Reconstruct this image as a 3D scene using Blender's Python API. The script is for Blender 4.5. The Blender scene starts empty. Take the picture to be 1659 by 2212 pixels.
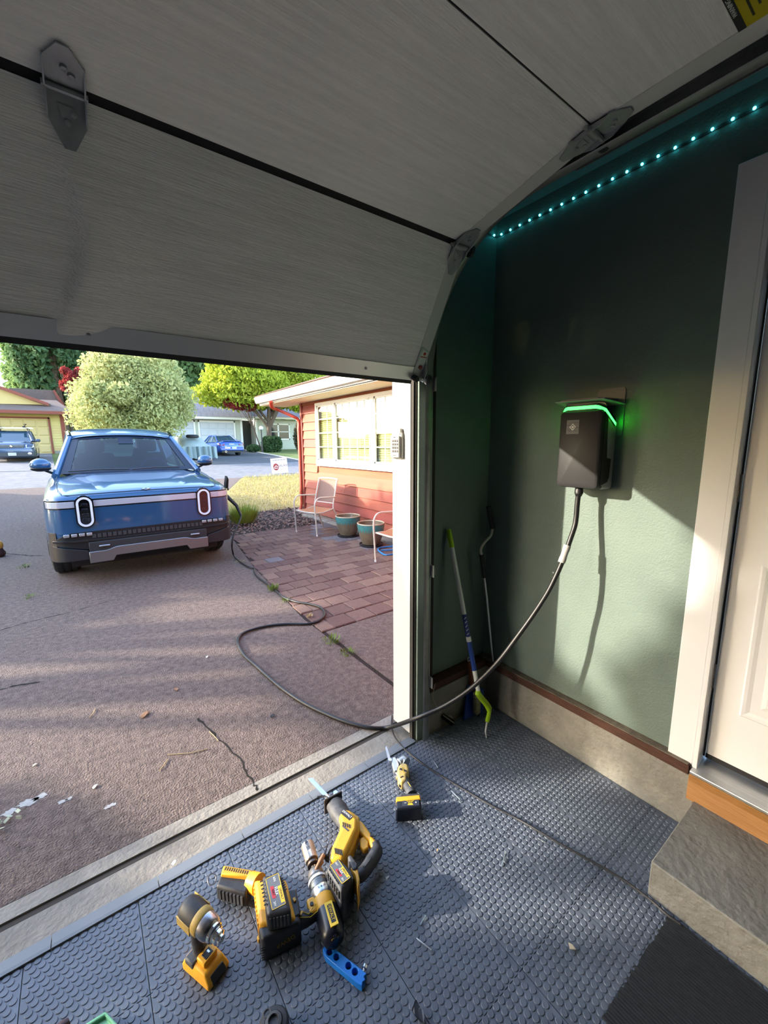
import bpy, math, random
import numpy as np
from mathutils import Vector, Matrix, Euler
random.seed(7); rng = np.random.default_rng(7)
scene = bpy.context.scene
COL = scene.collection
# ---------------------------------------------------------------- camera
PXF, CX, CY = 885.7, 829.5, 1106.0           # focal length in pixels of the 1659x2212 frame
YAW, PITCH, ROLL, EYE = .63364, .166946, -.0077756, 1.578
_f = Vector((math.sin(YAW)*math.cos(PITCH), math.cos(YAW)*math.cos(PITCH), -math.sin(PITCH)))
_r0 = Vector((math.cos(YAW), -math.sin(YAW), 0)); _u0 = _r0.cross(_f)
_r = math.cos(ROLL)*_r0 + math.sin(ROLL)*_u0; _u = -math.sin(ROLL)*_r0 + math.cos(ROLL)*_u0
CAM = Vector((0, 0, EYE))
cam_data = bpy.data.cameras.new('camera'); cam = bpy.data.objects.new('camera', cam_data)
cam_data.sensor_fit = 'HORIZONTAL'; cam_data.sensor_width = 36; cam_data.lens = PXF/1659*36
cam_data.clip_start = .02; cam_data.clip_end = 500
cam.matrix_world = Matrix(((_r.x, _u.x, -_f.x, 0), (_r.y, _u.y, -_f.y, 0), (_r.z, _u.z, -_f.z, EYE), (0, 0, 0, 1)))
COL.objects.link(cam); scene.camera = cam
# ---------------------------------------------------------------- light
SUN = Vector((1, -.60, -.395)).normalized()    # evening sun, low, from the left beyond the driveway
world = bpy.data.worlds.new('world'); scene.world = world; world.use_nodes = True
wn = world.node_tree; wn.nodes.clear()
sky = wn.nodes.new('ShaderNodeTexSky'); sky.sky_type = 'NISHITA'; sky.sun_disc = False
sky.sun_elevation = math.asin(-SUN.z); sky.sun_rotation = math.atan2(-SUN.x, -SUN.y)
sky.air_density = 1.0; sky.dust_density = 1.2; sky.ozone_density = 1.0
bg = wn.nodes.new('ShaderNodeBackground'); bg.inputs[1].default_value = SKY_STRENGTH = .56
wo = wn.nodes.new('ShaderNodeOutputWorld')
wn.links.new(sky.outputs[0], bg.inputs[0]); wn.links.new(bg.outputs[0], wo.inputs[0])
sd = bpy.data.lights.new('sun', 'SUN'); sd.energy = 4.7; sd.angle = .012; sd.color = (1, .89, .72)
so = bpy.data.objects.new('sun', sd); so.rotation_euler = (-SUN).to_track_quat('Z', 'Y').to_euler(); COL.objects.link(so)
so.location = (-10, 12, 12)
scene.view_settings.view_transform = 'Standard'; scene.view_settings.look = 'None'
scene.view_settings.gamma = 1; scene.view_settings.use_curve_mapping = False
scene.view_settings.exposure = 1.35
scene.cycles.max_bounces = 8; scene.cycles.diffuse_bounces = 5; scene.cycles.transparent_max_bounces = 12
scene.cycles.sample_clamp_indirect = 8
# ---------------------------------------------------------------- measuring helpers (pixel -> point on a real plane)
def ray(px, py): return _f + (px-CX)/PXF*_r - (py-CY)/PXF*_u
def on(ax, v, px, py):
    d = ray(px, py); t = (v-CAM[ax])/d[ax]; return CAM + t*d
def pz(px, py, z=0.0): return on(2, z, px, py)
def pY(px, py, y): return on(1, y, px, py)
def pX(px, py, x): return on(0, x, px, py)
def gz(y): return 0.0 if y < 10 else .04*(y-10)
# ---------------------------------------------------------------- materials
def hexc(h):
    h = h.lstrip('#'); c = [int(h[i:i+2], 16)/255 for i in (0, 2, 4)]
    return tuple(x/12.92 if x <= .04045 else ((x+.055)/1.055)**2.4 for x in c)
MATS = {}
def mat(name, col, rough=.55, metal=0., col2=None, nscale=6, contrast=.5, detail=6, bump=0., bscale=80, coat=0., alpha=1., emit=None, estr=0., stretch=None, spec=.5, trans=0., bands=None, hsv=0, ior=1.45):
    if name in MATS: return MATS[name]
    if isinstance(col, str): col = hexc(col)
    if isinstance(col2, str): col2 = hexc(col2)
    m = bpy.data.materials.new(name); m.use_nodes = True; nt = m.node_tree; N = nt.nodes; L = nt.links
    b = N['Principled BSDF']
    b.inputs['Base Color'].default_value = (*col, 1); b.inputs['Roughness'].default_value = rough
    b.inputs['Metallic'].default_value = metal; b.inputs['Coat Weight'].default_value = coat; b.inputs['Coat Roughness'].default_value = .06
    b.inputs['Specular IOR Level'].default_value = spec; b.inputs['Transmission Weight'].default_value = trans; b.inputs['IOR'].default_value = ior
    b.inputs['Alpha'].default_value = alpha
    if emit: b.inputs['Emission Color'].default_value = (*emit, 1); b.inputs['Emission Strength'].default_value = estr
    tc = N.new('ShaderNodeTexCoord'); mp = N.new('ShaderNodeMapping'); L.new(tc.outputs['Object'], mp.inputs[0])
    if stretch: mp.inputs['Scale'].default_value = stretch
    csock = None
    if col2 is not None:
        n = N.new('ShaderNodeTexNoise'); n.inputs['Scale'].default_value = nscale; n.inputs['Detail'].default_value = detail; n.inputs['Roughness'].default_value = .65
        L.new(mp.outputs[0], n.inputs['Vector'])
        r = N.new('ShaderNodeMapRange'); r.inputs['From Min'].default_value = .5-contrast/2*.6; r.inputs['From Max'].default_value = .5+contrast/2*.6
        L.new(n.outputs[0], r.inputs[0])
        mx = N.new('ShaderNodeMix'); mx.data_type = 'RGBA'; mx.inputs['A'].default_value = (*col, 1); mx.inputs['B'].default_value = (*col2, 1)
        L.new(r.outputs[0], mx.inputs['Factor']); csock = mx.outputs['Result']
    if hsv:
        oi = N.new('ShaderNodeObjectInfo'); h = N.new('ShaderNodeHueSaturation')
        r2 = N.new('ShaderNodeMapRange'); r2.inputs['To Min'].default_value = 1-hsv; r2.inputs['To Max'].default_value = 1+hsv
        L.new(oi.outputs['Random'], r2.inputs[0]); L.new(r2.outputs[0], h.inputs['Value'])
        r3 = N.new('ShaderNodeMapRange'); r3.inputs['To Min'].default_value = .49; r3.inputs['To Max'].default_value = .515
        L.new(oi.outputs['Random'], r3.inputs[0]); L.new(r3.outputs[0], h.inputs['Hue'])
        if csock: L.new(csock, h.inputs['Color'])
        else: h.inputs['Color'].default_value = (*col, 1)
        csock = h.outputs[0]
    if csock: L.new(csock, b.inputs['Base Color'])
    if bump:
        n2 = N.new('ShaderNodeTexNoise'); n2.inputs['Scale'].default_value = bscale; n2.inputs['Detail'].default_value = 4
        L.new(mp.outputs[0], n2.inputs['Vector'])
        bp = N.new('ShaderNodeBump'); bp.inputs['Strength'].default_value = min(1, bump); bp.inputs['Distance'].default_value = .01*max(1, bump)
        L.new(n2.outputs[0], bp.inputs['Height']); L.new(bp.outputs[0], b.inputs['Normal'])
    MATS[name] = m; return m
def glassy(name, tint=(1, 1, 1), refl=.12, opac=.25, rough=.02):
    m = bpy.data.materials.new(name); m.use_nodes = True; nt = m.node_tree; N = nt.nodes; L = nt.links; N.clear()
    o = N.new('ShaderNodeOutputMaterial'); t = N.new('ShaderNodeBsdfTransparent'); t.inputs[0].default_value = (*tint, 1)
    g = N.new('ShaderNodeBsdfGlossy'); g.inputs['Roughness'].default_value = rough
    fr = N.new('ShaderNodeLayerWeight'); fr.inputs['Blend'].default_value = .5
    pw = N.new('ShaderNodeMath'); pw.operation = 'POWER'; pw.inputs[1].default_value = 5; L.new(fr.outputs['Facing'], pw.inputs[0])
    ad = N.new('ShaderNodeMath'); ad.operation = 'ADD'; ad.use_clamp = True; ad.inputs[1].default_value = .04+refl*.5; L.new(pw.outputs[0], ad.inputs[0])
    mx = N.new('ShaderNodeMixShader'); L.new(ad.outputs[0], mx.inputs[0]); L.new(t.outputs[0], mx.inputs[1]); L.new(g.outputs[0], mx.inputs[2])
    L.new(mx.outputs[0], o.inputs[0]); MATS[name] = m; return m
# ---------------------------------------------------------------- tagging
def tag(o, label=None, cat=None, group=None, kind=None):
    if label: o['label'] = label
    if cat: o['category'] = cat
    if group: o['group'] = group
    if kind: o['kind'] = kind
    return o
def thing(name, label, cat, loc=(0, 0, 0), rotz=0, group=None, rot=None, kind=None):
    o = bpy.data.objects.new(name, None); COL.objects.link(o); o.location = loc
    o.rotation_euler = rot if rot else (0, 0, rotz); o.empty_display_size = .05
    return tag(o, label, cat, group, kind)
def wloc(o):
    v = Vector((0, 0, 0))
    while o: v = v + o.location; o = o.parent
    return v
# ---------------------------------------------------------------- mesh builder
class MB:
    def __init__(s): s.v = []; s.f = []; s.m = []; s.cur = 0
    def mi(s, i): s.cur = i; return s
    def add(s, vs, fs):
        b = len(s.v); s.v += [tuple(x) for x in vs]; s.f += [tuple(i+b for i in f) for f in fs]; s.m += [s.cur]*len(fs); return s
    def box(s, c, d, rz=0, M=None):
        x, y, z = d[0]/2, d[1]/2, d[2]/2
        vs = [Vector((a*x, b*y, e*z)) for e in (-1, 1) for b in (-1, 1) for a in (-1, 1)]
        R = M if M is not None else Matrix.Rotation(rz, 3, 'Z')
        vs = [R @ v + Vector(c) for v in vs]
        return s.add(vs, [(0, 2, 3, 1), (4, 5, 7, 6), (0, 1, 5, 4), (2, 6, 7, 3), (0, 4, 6, 2), (1, 3, 7, 5)])
    def span(s, a, b):
        return s.box([(a[i]+b[i])/2 for i in range(3)], [abs(a[i]-b[i]) for i in range(3)])
    def hexa(s, lo, hi):   # two quads
        return s.add(list(lo)+list(hi), [(3, 2, 1, 0), (4, 5, 6, 7), (0, 1, 5, 4), (1, 2, 6, 5), (2, 3, 7, 6), (3, 0, 4, 7)])
    def prism(s, poly, off):   # poly 3d points, extruded by off
        n = len(poly); off = Vector(off); P = [Vector(p) for p in poly]
        return s.add(P+[p+off for p in P], [tuple(range(n-1, -1, -1)), tuple(range(n, 2*n))]+[(i, (i+1) % n, n+(i+1) % n, n+i) for i in range(n)])
    def loft(s, rings, cap=True, closed=True):
        n = len(rings[0]); vs = [p for r in rings for p in r]; fs = []
        for i in range(len(rings)-1):
            for j in range(n if closed else n-1):
                a, b = i*n+j, i*n+(j+1) % n; fs.append((a, b, b+n, a+n))
        if cap and closed: fs += [tuple(range(n-1, -1, -1)), tuple(range((len(rings)-1)*n, len(rings)*n))]
        return s.add(vs, fs)
    def grid(s, rows): return s.loft(rows, cap=False, closed=False)
    def tube(s, pts, r, n=8, cap=True, closed=False, flat=1.):
        P = [Vector(p) for p in pts]; k = len(P); rr = r if isinstance(r, (list, tuple)) else [r]*k
        T = []
        for i in range(k):
            a = P[(i-1) % k] if closed or i > 0 else P[0]; b = P[(i+1) % k] if closed or i < k-1 else P[-1]
            t = (b-a); T.append(t.normalized() if t.length > 1e-9 else Vector((0, 0, 1)))
        up = Vector((0, 0, 1)) if abs(T[0].z) < .9 else Vector((1, 0, 0))
        N = (up-T[0]*up.dot(T[0])).normalized(); rings = []
        for i in range(k):
            N = (N-T[i]*N.dot(T[i])).normalized(); B = T[i].cross(N)
            rings.append([P[i]+rr[i]*(math.cos(a)*B+flat*math.sin(a)*N) for a in [2*math.pi*j/n for j in range(n)]])
        if closed: rings.append(rings[0])
        return s.loft(rings, cap=cap and not closed)
    def lathe(s, prof, c=(0, 0, 0), n=20, axis=(0, 0, 1), sx=1., cap=True):   # prof [(r,h)]
        A = Vector(axis).normalized(); U = A.orthogonal().normalized(); V = A.cross(U); c = Vector(c)
        return s.loft([[c+A*h+max(r, 1e-4)*(math.cos(2*math.pi*j/n)*U*sx+math.sin(2*math.pi*j/n)*V) for j in range(n)] for r, h in prof], cap=cap)
    def ball(s, c, r, n=12, m=8, M=None):
        r = (r, r, r) if not isinstance(r, (tuple, list)) else r
        R = M if M is not None else Matrix.Identity(3)
        return s.loft([[Vector(c)+R @ Vector((r[0]*math.sin(t)*math.cos(a), r[1]*math.sin(t)*math.sin(a), r[2]*math.cos(t))) for a in [2*math.pi*j/n for j in range(n)]] for t in [math.pi*(i+.02)/(m+.04) for i in range(m+1)]])
    def build(s, name, mats, parent=None, loc=None, bevel=0., seg=2, angle=38, smooth=True, world=False, label=None, cat=None, group=None, kind=None, sub=0, noorigin=False):
        me = bpy.data.meshes.new(name)
        V = np.array([tuple(v) for v in s.v], dtype=float)
        o = bpy.data.objects.new(name, me)
        if parent is not None:
            if world: V = V-np.array(wloc(parent))
            if loc is not None: o.location = loc
            o.parent = parent
        else:
            if loc is None and not noorigin:
                c = np.array([(V[:, 0].min()+V[:, 0].max())/2, (V[:, 1].min()+V[:, 1].max())/2, V[:, 2].min()]); V = V-c; o.location = c
            elif loc is not None: o.location = loc
        me.from_pydata(V.tolist(), [], s.f)
        for m in (mats if isinstance(mats, (list, tuple)) else [mats]): me.materials.append(m)
        if len(me.polygons): me.polygons.foreach_set('material_index', s.m)
        if smooth:
            me.polygons.foreach_set('use_smooth', [True]*len(me.polygons)); me.set_sharp_from_angle(angle=math.radians(angle))
        me.update(); COL.objects.link(o)
        if bevel:
            b = o.modifiers.new('bevel', 'BEVEL'); b.width = bevel; b.segments = seg; b.limit_method = 'ANGLE'; b.angle_limit = math.radians(32); b.use_clamp_overlap = True; b.harden_normals = False
        if sub:
            b = o.modifiers.new('sub', 'SUBSURF'); b.levels = sub; b.render_levels = sub
        return tag(o, label, cat, group, kind)
def raw(name, V, F, m, parent=None, **k):
    mb = MB(); mb.v = [tuple(v) for v in V]; mb.f = [tuple(f) for f in F]; mb.m = [0]*len(mb.f); return mb.build(name, m, parent, **k)
def cards(name, C, A, B, m, parent=None, label=None, cat=None, kind='stuff', group=None):
    """many small quads in one mesh: centres C, half-axes A, B (numpy n x 3)"""
    n = len(C); V = np.stack([C-A-B*.3, C-B, C+A, C+B], 1).reshape(-1, 3)
    me = bpy.data.meshes.new(name); o = bpy.data.objects.new(name, me)
    if parent is not None: V = V-np.array(wloc(parent)); o.parent = parent
    else:
        c = np.array([(V[:, 0].min()+V[:, 0].max())/2, (V[:, 1].min()+V[:, 1].max())/2, V[:, 2].min()]); V = V-c; o.location = c
    me.vertices.add(4*n); me.vertices.foreach_set('co', V.ravel())
    me.loops.add(4*n); me.loops.foreach_set('vertex_index', np.arange(4*n, dtype=np.int32))
    me.polygons.add(n); me.polygons.foreach_set('loop_start', np.arange(0, 4*n, 4, dtype=np.int32)); me.polygons.foreach_set('loop_total', np.full(n, 4, dtype=np.int32))
    me.update(calc_edges=True); me.validate(); me.materials.append(m); COL.objects.link(o)
    return tag(o, label, cat, group, kind)
def text(s, size, m, parent, loc, X, Y, name='lettering', thick=.0004, align='CENTER', world=False):
    """flat print: X = reading direction, Y = up direction of the letters"""
    cu = bpy.data.curves.new(name, 'FONT'); cu.body = s; cu.size = size; cu.align_x = align; cu.align_y = 'CENTER'; cu.extrude = thick; cu.resolution_u = 2
    tmp = bpy.data.objects.new('tmp', cu); me = bpy.data.meshes.new_from_object(tmp); bpy.data.objects.remove(tmp)
    X = Vector(X).normalized(); Y = Vector(Y); Y = (Y-X*Y.dot(X)).normalized(); Z = X.cross(Y)
    L = Vector(loc)
    if world: L = L-wloc(parent)
    me.transform(Matrix(((X.x, Y.x, Z.x, L.x), (X.y, Y.y, Z.y, L.y), (X.z, Y.z, Z.z, L.z), (0, 0, 0, 1))))
    me.materials.clear(); me.materials.append(m); o = bpy.data.objects.new(name, me); COL.objects.link(o)
    if parent: o.parent = parent
    return o
def copy_tree(o, parent=None):
    c = o.copy(); COL.objects.link(c); c.parent = parent
    for ch in list(o.children): copy_tree(ch, c)
    return c
def smoothpath(P, k=8):
    P = [Vector(p) for p in P]; out = []
    for i in range(len(P)-1):
        p0 = P[max(i-1, 0)]; p1 = P[i]; p2 = P[i+1]; p3 = P[min(i+2, len(P)-1)]
        for j in range(k):
            t = j/k
            out.append(.5*((2*p1)+(p2-p0)*t+(2*p0-5*p1+4*p2-p3)*t*t+(3*p1-p0-3*p2+p3)*t**3))
    out.append(P[-1]); return out
# shared materials
M_green = mat('sage_wall_paint', '#66756e', .6, col2='#5f6e68', nscale=3, bump=.25, bscale=140)
M_white = mat('white_trim_paint', '#e3e2e0', .4)
M_black = mat('black_plastic', (.012, .012, .013), .45)
M_blackg = mat('black_gloss', (.008, .008, .009), .12, coat=.6)
M_rubber = mat('black_rubber', (.02, .02, .022), .7, bump=.2, bscale=60)
M_yellow = mat('yellow_tool_plastic', (.85, .42, .02), .42, col2=(.62, .30, .03), nscale=18, contrast=.9)
M_silver = mat('brushed_silver', (.62, .63, .65), .28, metal=1)
M_galv = mat('galvanised_steel', (.46, .48, .49), .5, metal=.65, col2=(.27, .29, .31), nscale=14, contrast=.9)
M_chrome = mat('chrome', (.8, .8, .8), .12, metal=1)
M_conc = mat('kerb_concrete', '#8d8b83', .85, col2='#67655f', nscale=5, contrast=.9, bump=.7, bscale=45)
# ================================================================ GROUND
def ground(name, poly, m, dz=0., thick=.05, kind='structure', **k):
    """flat-bottomed piece of ground; polygon in x,y; draped over the crease at y=10"""
    mb = MB()
    def clip(P, keep):
        out = []
        for i in range(len(P)):
            a, b = P[i], P[(i+1) % len(P)]; ia, ib = keep(a[1]), keep(b[1])
            if ia: out.append(a)
            if ia != ib:
                t = (10-a[1])/(b[1]-a[1]); out.append((a[0]+t*(b[0]-a[0]), 10.0))
        return out
    for keep in (lambda y: y <= 10, lambda y: y > 10):
        q = clip(poly, keep)
        if len(q) > 2: mb.prism([(x, y, gz(y)+dz-thick) for x, y in q], (0, 0, thick))
    return mb.build(name, m, kind=kind, smooth=False, noorigin=True, **k)
M_drive = mat('exposed_aggregate', '#87766f', .9, col2='#473c38', nscale=26, contrast=.85, detail=14, bump=1.8, bscale=110)
M_street = mat('asphalt', '#7d7c80', .9, col2='#5c5c60', nscale=4, contrast=.8, bump=.5, bscale=90)
M_asph2 = mat('dark_asphalt', '#55565b', .9, col2='#3f4044', nscale=3, contrast=.8)
M_grass = mat('lawn', '#4f6a34', .95, col2='#7d7f4a', nscale=2.5, contrast=.9, bump=1, bscale=60)
M_dry = mat('dry_grass_ground', '#a8935c', .95, col2='#7d6f45', nscale=6, contrast=.9, bump=1, bscale=60)
M_soil = mat('mulch_soil', '#3c2d27', .95, col2='#241a17', nscale=22, contrast=.9, bump=1.5, bscale=60)
M_slab = mat('smooth_concrete', '#9c968c', .85, col2='#79736a', nscale=7, contrast=.9, bump=.5, bscale=60)
EDGE = [(1.50, 1.74), (1.49, 3.27), (1.67, 5.14), (1.96, 7.1), (2.04, 7.6), (2.45, 9.5), (3.6, 13.2), (5.1, 16.5)]
ground('driveway', [(-7.5, 1.74)]+EDGE+[(-8.5, 17.2)], M_drive, label='reddish grey exposed-aggregate concrete driveway under the truck')
ground('patio_base', [(1.50, 2.93), (1.49, 3.27), (1.67, 5.14), (1.96, 7.1), (4.3, 7.25), (4.3, 2.93)], M_soil, dz=-.014)
ground('patio_slab', [(1.538, 1.70), (4.2, 1.70), (4.2, 2.93), (1.532, 2.93)], M_drive, dz=.0)
ground('mulch_bed', [(1.97, 7.12), (2.04, 7.6), (2.45, 9.5), (14, 9.5), (14, 7.3), (4.2, 7.3)], M_soil, dz=-.01)
ground('dry_lawn', [(2.45, 9.5), (3.6, 13.2), (5.0, 16.4), (26, 16.4), (26, 9.5)], M_dry, dz=-.005)
ground('street', [(-60, 17.2), (-8.5, 17.2), (5.1, 16.5), (60, 16.0), (80, 22.5), (-60, 23.2)], M_street)
ground('street_far_verge', [(-60, 23.2), (80, 22.5), (110, 80), (-90, 80)], M_grass, dz=-.02)
ground('ground_behind', [(-60, -12), (-7.5, 1.0), (-7.5, 1.74), (-8.5, 17.2), (-60, 17.2)], M_grass, dz=-.03)
ground('ground_right', [(4.2, -12), (60, -12), (60, 16.0), (26, 16.4), (26, 9.5), (14, 9.5), (14, 7.3), (4.2, 7.3)], M_grass, dz=-.03)
kb = MB(); 
for a, b in (((-60, 23.2), (-6.2, 22.95)), ((11.2, 22.85), (80, 22.5))):
    kb.prism([(a[0], a[1], gz(23)), (b[0], b[1], gz(23)), (b[0], b[1]+.18, gz(23)), (a[0], a[1]+.18, gz(23))], (0, 0, .13))
kb.build('street_kerb', mat('pale_kerb', '#a5a29c', .8), kind='structure', smooth=False)
ground('far_driveway', [(5.0, 22.9), (10.9, 22.9), (11.6, 36), (5.6, 36)], M_asph2, dz=.012)
ground('neighbour_driveway', [(-6.1, 23.0), (-.9, 23.0), (-1.5, 36), (-5.5, 36)], M_street, dz=.012)
ground('driveway_edging', [(10.9, 22.9), (11.02, 22.9), (11.75, 36), (11.6, 36)], mat('pale_edging', '#c9c6be', .8), dz=.05)
# garage slab, threshold lip with the open joint
ground('floor', [(-3.8, -5), (2.2, -5), (2.2, 1.655), (-3.8, 1.655)], M_slab, dz=-.008, thick=.1)
ground('driveway_lip', [(-3.8, 1.672), (1.50, 1.672), (1.50, 1.738), (-3.8, 1.738)], M_slab, dz=.0, thick=.06)
ground('joint_filler', [(-3.8, 1.65), (1.56, 1.65), (1.56, 1.745), (-3.8, 1.745)], mat('dark_joint', '#453f39', .95), dz=-.007, thick=.08)
# cracks: thin jagged dark slivers sunk into the driveway
M_crack = mat('crack_shadow', '#1b1715', 1.)
def crack(P, w, name='driveway_crack'):
    mb = MB(); P = smoothpath([pz(*p, .0) for p in P], 6)
    L, Rr = [], []
    for i, p in enumerate(P):
        q = Vector((rng.normal(0, .006), rng.normal(0, .006), 0)); ww = w*(.5+rng.random())
        L.append(p+q+Vector((-ww/2, -ww/3, .0015))); Rr.append(p+q+Vector((ww/2, ww/3, .0015)))
    mb.grid([L, Rr]); return mb.build(name, M_crack, kind='structure', smooth=False)
crack([(428, 1552), (470, 1592), (520, 1640), (540, 1680), (558, 1706)], .008)
crack([(0, 1362), (60, 1345), (140, 1325), (230, 1300), (320, 1268)], .02)
crack([(0, 1490), (40, 1480), (90, 1473)], .016)
crack([(14, 1196), (60, 1200), (95, 1200)], .02)
# seam between driveway and slab, filled with dirt
sb = MB(); sb.prism([(1.50, 1.74, -.05), (1.56, 1.74, -.05), (1.555, 2.93, -.05), (1.49, 2.93, -.05)], (0, 0, .042)); sb.build('dirt_seam', M_soil, kind='structure')
# ================================================================ GARAGE SHELL
XW, YF, ZC = 1.895, 1.555, 2.72
def slabbox(name, a, b, m, **k): return MB().span(a, b).build(name, m, kind='structure', smooth=False, **k)
M_ceil = mat('ceiling_paint', '#5c5c59', .8)
M_dim = mat('low_bounce_wall', '#4b4a46', .9)  # ceiling, left and back walls coloured dark to cut bounced light
slabbox('wall_right', (XW, .535, .285), (XW+.12, YF+.12, ZC), M_green)
MB().span((XW, -5, 2.40), (XW+.12, .535, ZC)).span((XW, -5, 0), (XW+.12, -.55, 2.40)).build('wall_right', M_green, kind='structure', smooth=False)
# front wall: pier right of the opening, header above it
slabbox('wall_front', (1.40, YF, .285), (XW, YF+.11, ZC), M_green)
slabbox('wall_front', (-3.8, YF, 2.16), (1.40, YF+.11, ZC), M_green)
slabbox('wall_left', (-3.92, -5, 0), (-3.8, 1.67, ZC), M_dim)
slabbox('wall_back', (-3.92, -5.1, 0), (2.1, -5, ZC), M_dim)
slabbox('ceiling', (-3.92, -5.1, ZC), (2.1, 1.68, ZC+.1), M_ceil)
# concrete kerb under the walls, a dark sill plate on top
slabbox('baseboard_right', (1.862, .43, 0), (XW+.15, YF+.11, .237), M_conc, label='rough concrete kerb under the green wall')
slabbox('baseboard_front', (1.345, 1.49, 0), (1.862, YF+.11, .237), M_conc, label='concrete kerb in the dark front corner')
M_sill = mat('old_sill_wood', '#5d3a2c', .8, col2='#2f1e18', nscale=8, contrast=1, stretch=(30, 2, 30), bump=.4, bscale=30)
slabbox('trim_1', (1.858, .455, .237), (XW+.1, YF+.1, .276), M_sill, label='reddish-brown wooden sill plate along the right kerb')
slabbox('trim_2', (1.345, 1.497, .237), (1.86, YF+.1, .276), M_sill)
MB().span((1.862, .46, .276), (XW+.05, YF, .279)).build('trim_3', mat('dusty_ledge', '#8d8273', .9, col2='#3f362e', nscale=25, contrast=1.1), kind='structure')
# dirt and dust band on the ledge
# white jamb of the garage opening (its sunlit side faces the driveway), stops and inner casing
M_jamb = mat('jamb_white_paint', '#bfc0c0', .5)
slabbox('trim_4', (1.28, 1.525, .03), (1.40, 1.665, 2.16), M_jamb, label='white painted jamb post of the garage opening')
slabbox('trim_5', (1.283, 1.506, .0), (1.40, 1.525, 2.16), mat('weatherstrip_brown', '#3a3733', .8))
slabbox('trim_6', (1.292, 1.497, .0), (1.40, 1.506, 2.16), mat('dark_stop', '#15140f', .8))
slabbox('trim_7', (1.298, 1.484, .0), (1.375, 1.497, 2.5), M_green)
slabbox('trim_10', (1.352, -2.4, 2.455), (1.39, YF, ZC), mat('glow_block_board', '#2a2522', .85))  # board added to block the teal LED glow between door and track
slabbox('trim_8', (1.375, 1.50, .0), (1.42, 1.555, 2.5), mat('dark_gap_wood', '#231b17', .8))
# exterior skin of the garage front (seen only by the sun) and the return wall
slabbox('wall_exterior', (1.40, YF+.11, .0), (3.95, YF+.16, 2.5), mat('red_siding_far', '#a8523f', .6))
slabbox('wall_exterior', (-4.4, YF+.11, 2.16), (1.40, YF+.16, 2.6), mat('red_siding_far', '#a8523f', .6))
slabbox('wall_exterior', (-4.4, 1.52, 0), (-3.62, YF+.16, 2.2), mat('red_siding_far', '#a8523f', .6))
# garage roof eave above the opening
rb = MB(); rb.prism([(-4.6, 2.15, 2.52), (-4.6, 2.15, 2.66), (-4.6, -2.2, 4.0), (-4.6, -2.2, 3.9)], (6.9, 0, 0)); rb.build('roof', mat('garage_shingles', '#5e4b42', .9), kind='structure', smooth=False)
# ---------------------------------------------------------------- rubber floor: tiles with round studs
M_tile = mat('grey_rubber_tile', '#656d7b', .40, col2='#4b525e', nscale=9, contrast=.8, detail=8)
TP = .305; Y1 = 1.476
def tile_mesh(nx, ny, seed, x0=0, y0=0, clipfn=None):
    mb = MB(); w, h = nx, ny; g = .0012; zt = .006
    a = (g, g, 0); b = (w-g, h-g, zt)
    mb.span(a, b)
    p = .0232; rx = .0100; k = 10; r = 0; y = .014
    while y < h-.008:
        x = (.0115 if r % 2 == 0 else .0231)
        while x < w-.009:
            ring0 = [(x+rx*math.cos(2*math.pi*j/k), y+rx*math.sin(2*math.pi*j/k), zt) for j in range(k)]
            ring1 = [(x+rx*.86*math.cos(2*math.pi*j/k), y+rx*.86*math.sin(2*math.pi*j/k), zt+.0021) for j in range(k)]
            b0 = len(mb.v); mb.v += ring0+ring1
            mb.f += [(b0+j, b0+(j+1) % k, b0+k+(j+1) % k, b0+k+j) for j in range(k)]+[tuple(range(b0+k, b0+2*k))]; mb.m += [0]*(k+1)
            x += p
        y += p*.87; r += 1
    return mb
mat_root = thing('rubber_floor', 'dark grey interlocking rubber floor tiles with round studs', 'floor mat', (0, 0, -.006))
def mk_tile(nx, ny, tag_):
    mb = tile_mesh(nx, ny, 0); me = bpy.data.meshes.new('tile_'+tag_); me.from_pydata(mb.v, [], mb.f); me.materials.append(M_tile)
    me.polygons.foreach_set('use_smooth', [True]*len(me.polygons)); me.set_sharp_from_angle(angle=.6); return me
full = mk_tile(TP, TP, 'full')
def put_tile(me, x, y):
    o = bpy.data.objects.new('tile', me); COL.objects.link(o); o.parent = mat_root
    o.location = (x, y, rng.uniform(0, .0006)); o.rotation_euler = (rng.normal(0, .0008), rng.normal(0, .0008), 0); return o
XE = 1.860
edge_w = mk_tile(XE-.002-5*TP, TP, 'kerbside')
for j in range(6):
    y = Y1-(j+1)*TP
    for i in range(-2, 6):
        x = .0025+i*TP
        if i == 5 and j <= 3: put_tile(edge_w, x, y)   # narrower tiles along the kerb
        elif i < 5 and not (j > 3 and i > 4): put_tile(full, x, y)
for i in range(-2, 5): pass
# border ramp strips
M_ramp = mat('rubber_ramp_edge', '#6a7078', .55)
for i in range(-3, 5):
    x0 = .073-.0025+i*TP; x1 = min(x0+TP-.0025, 1.285)
    if x0 > 1.2: continue
    MB().prism([(x0, Y1+.002, 0), (x0, Y1+.002, .008), (x0, Y1+.014, .008), (x0, Y1+.056, .001), (x0, Y1+.056, 0)], (x1-x0, 0, 0)).build('ramp_edge', M_ramp, mat_root, world=True, smooth=False)
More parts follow.
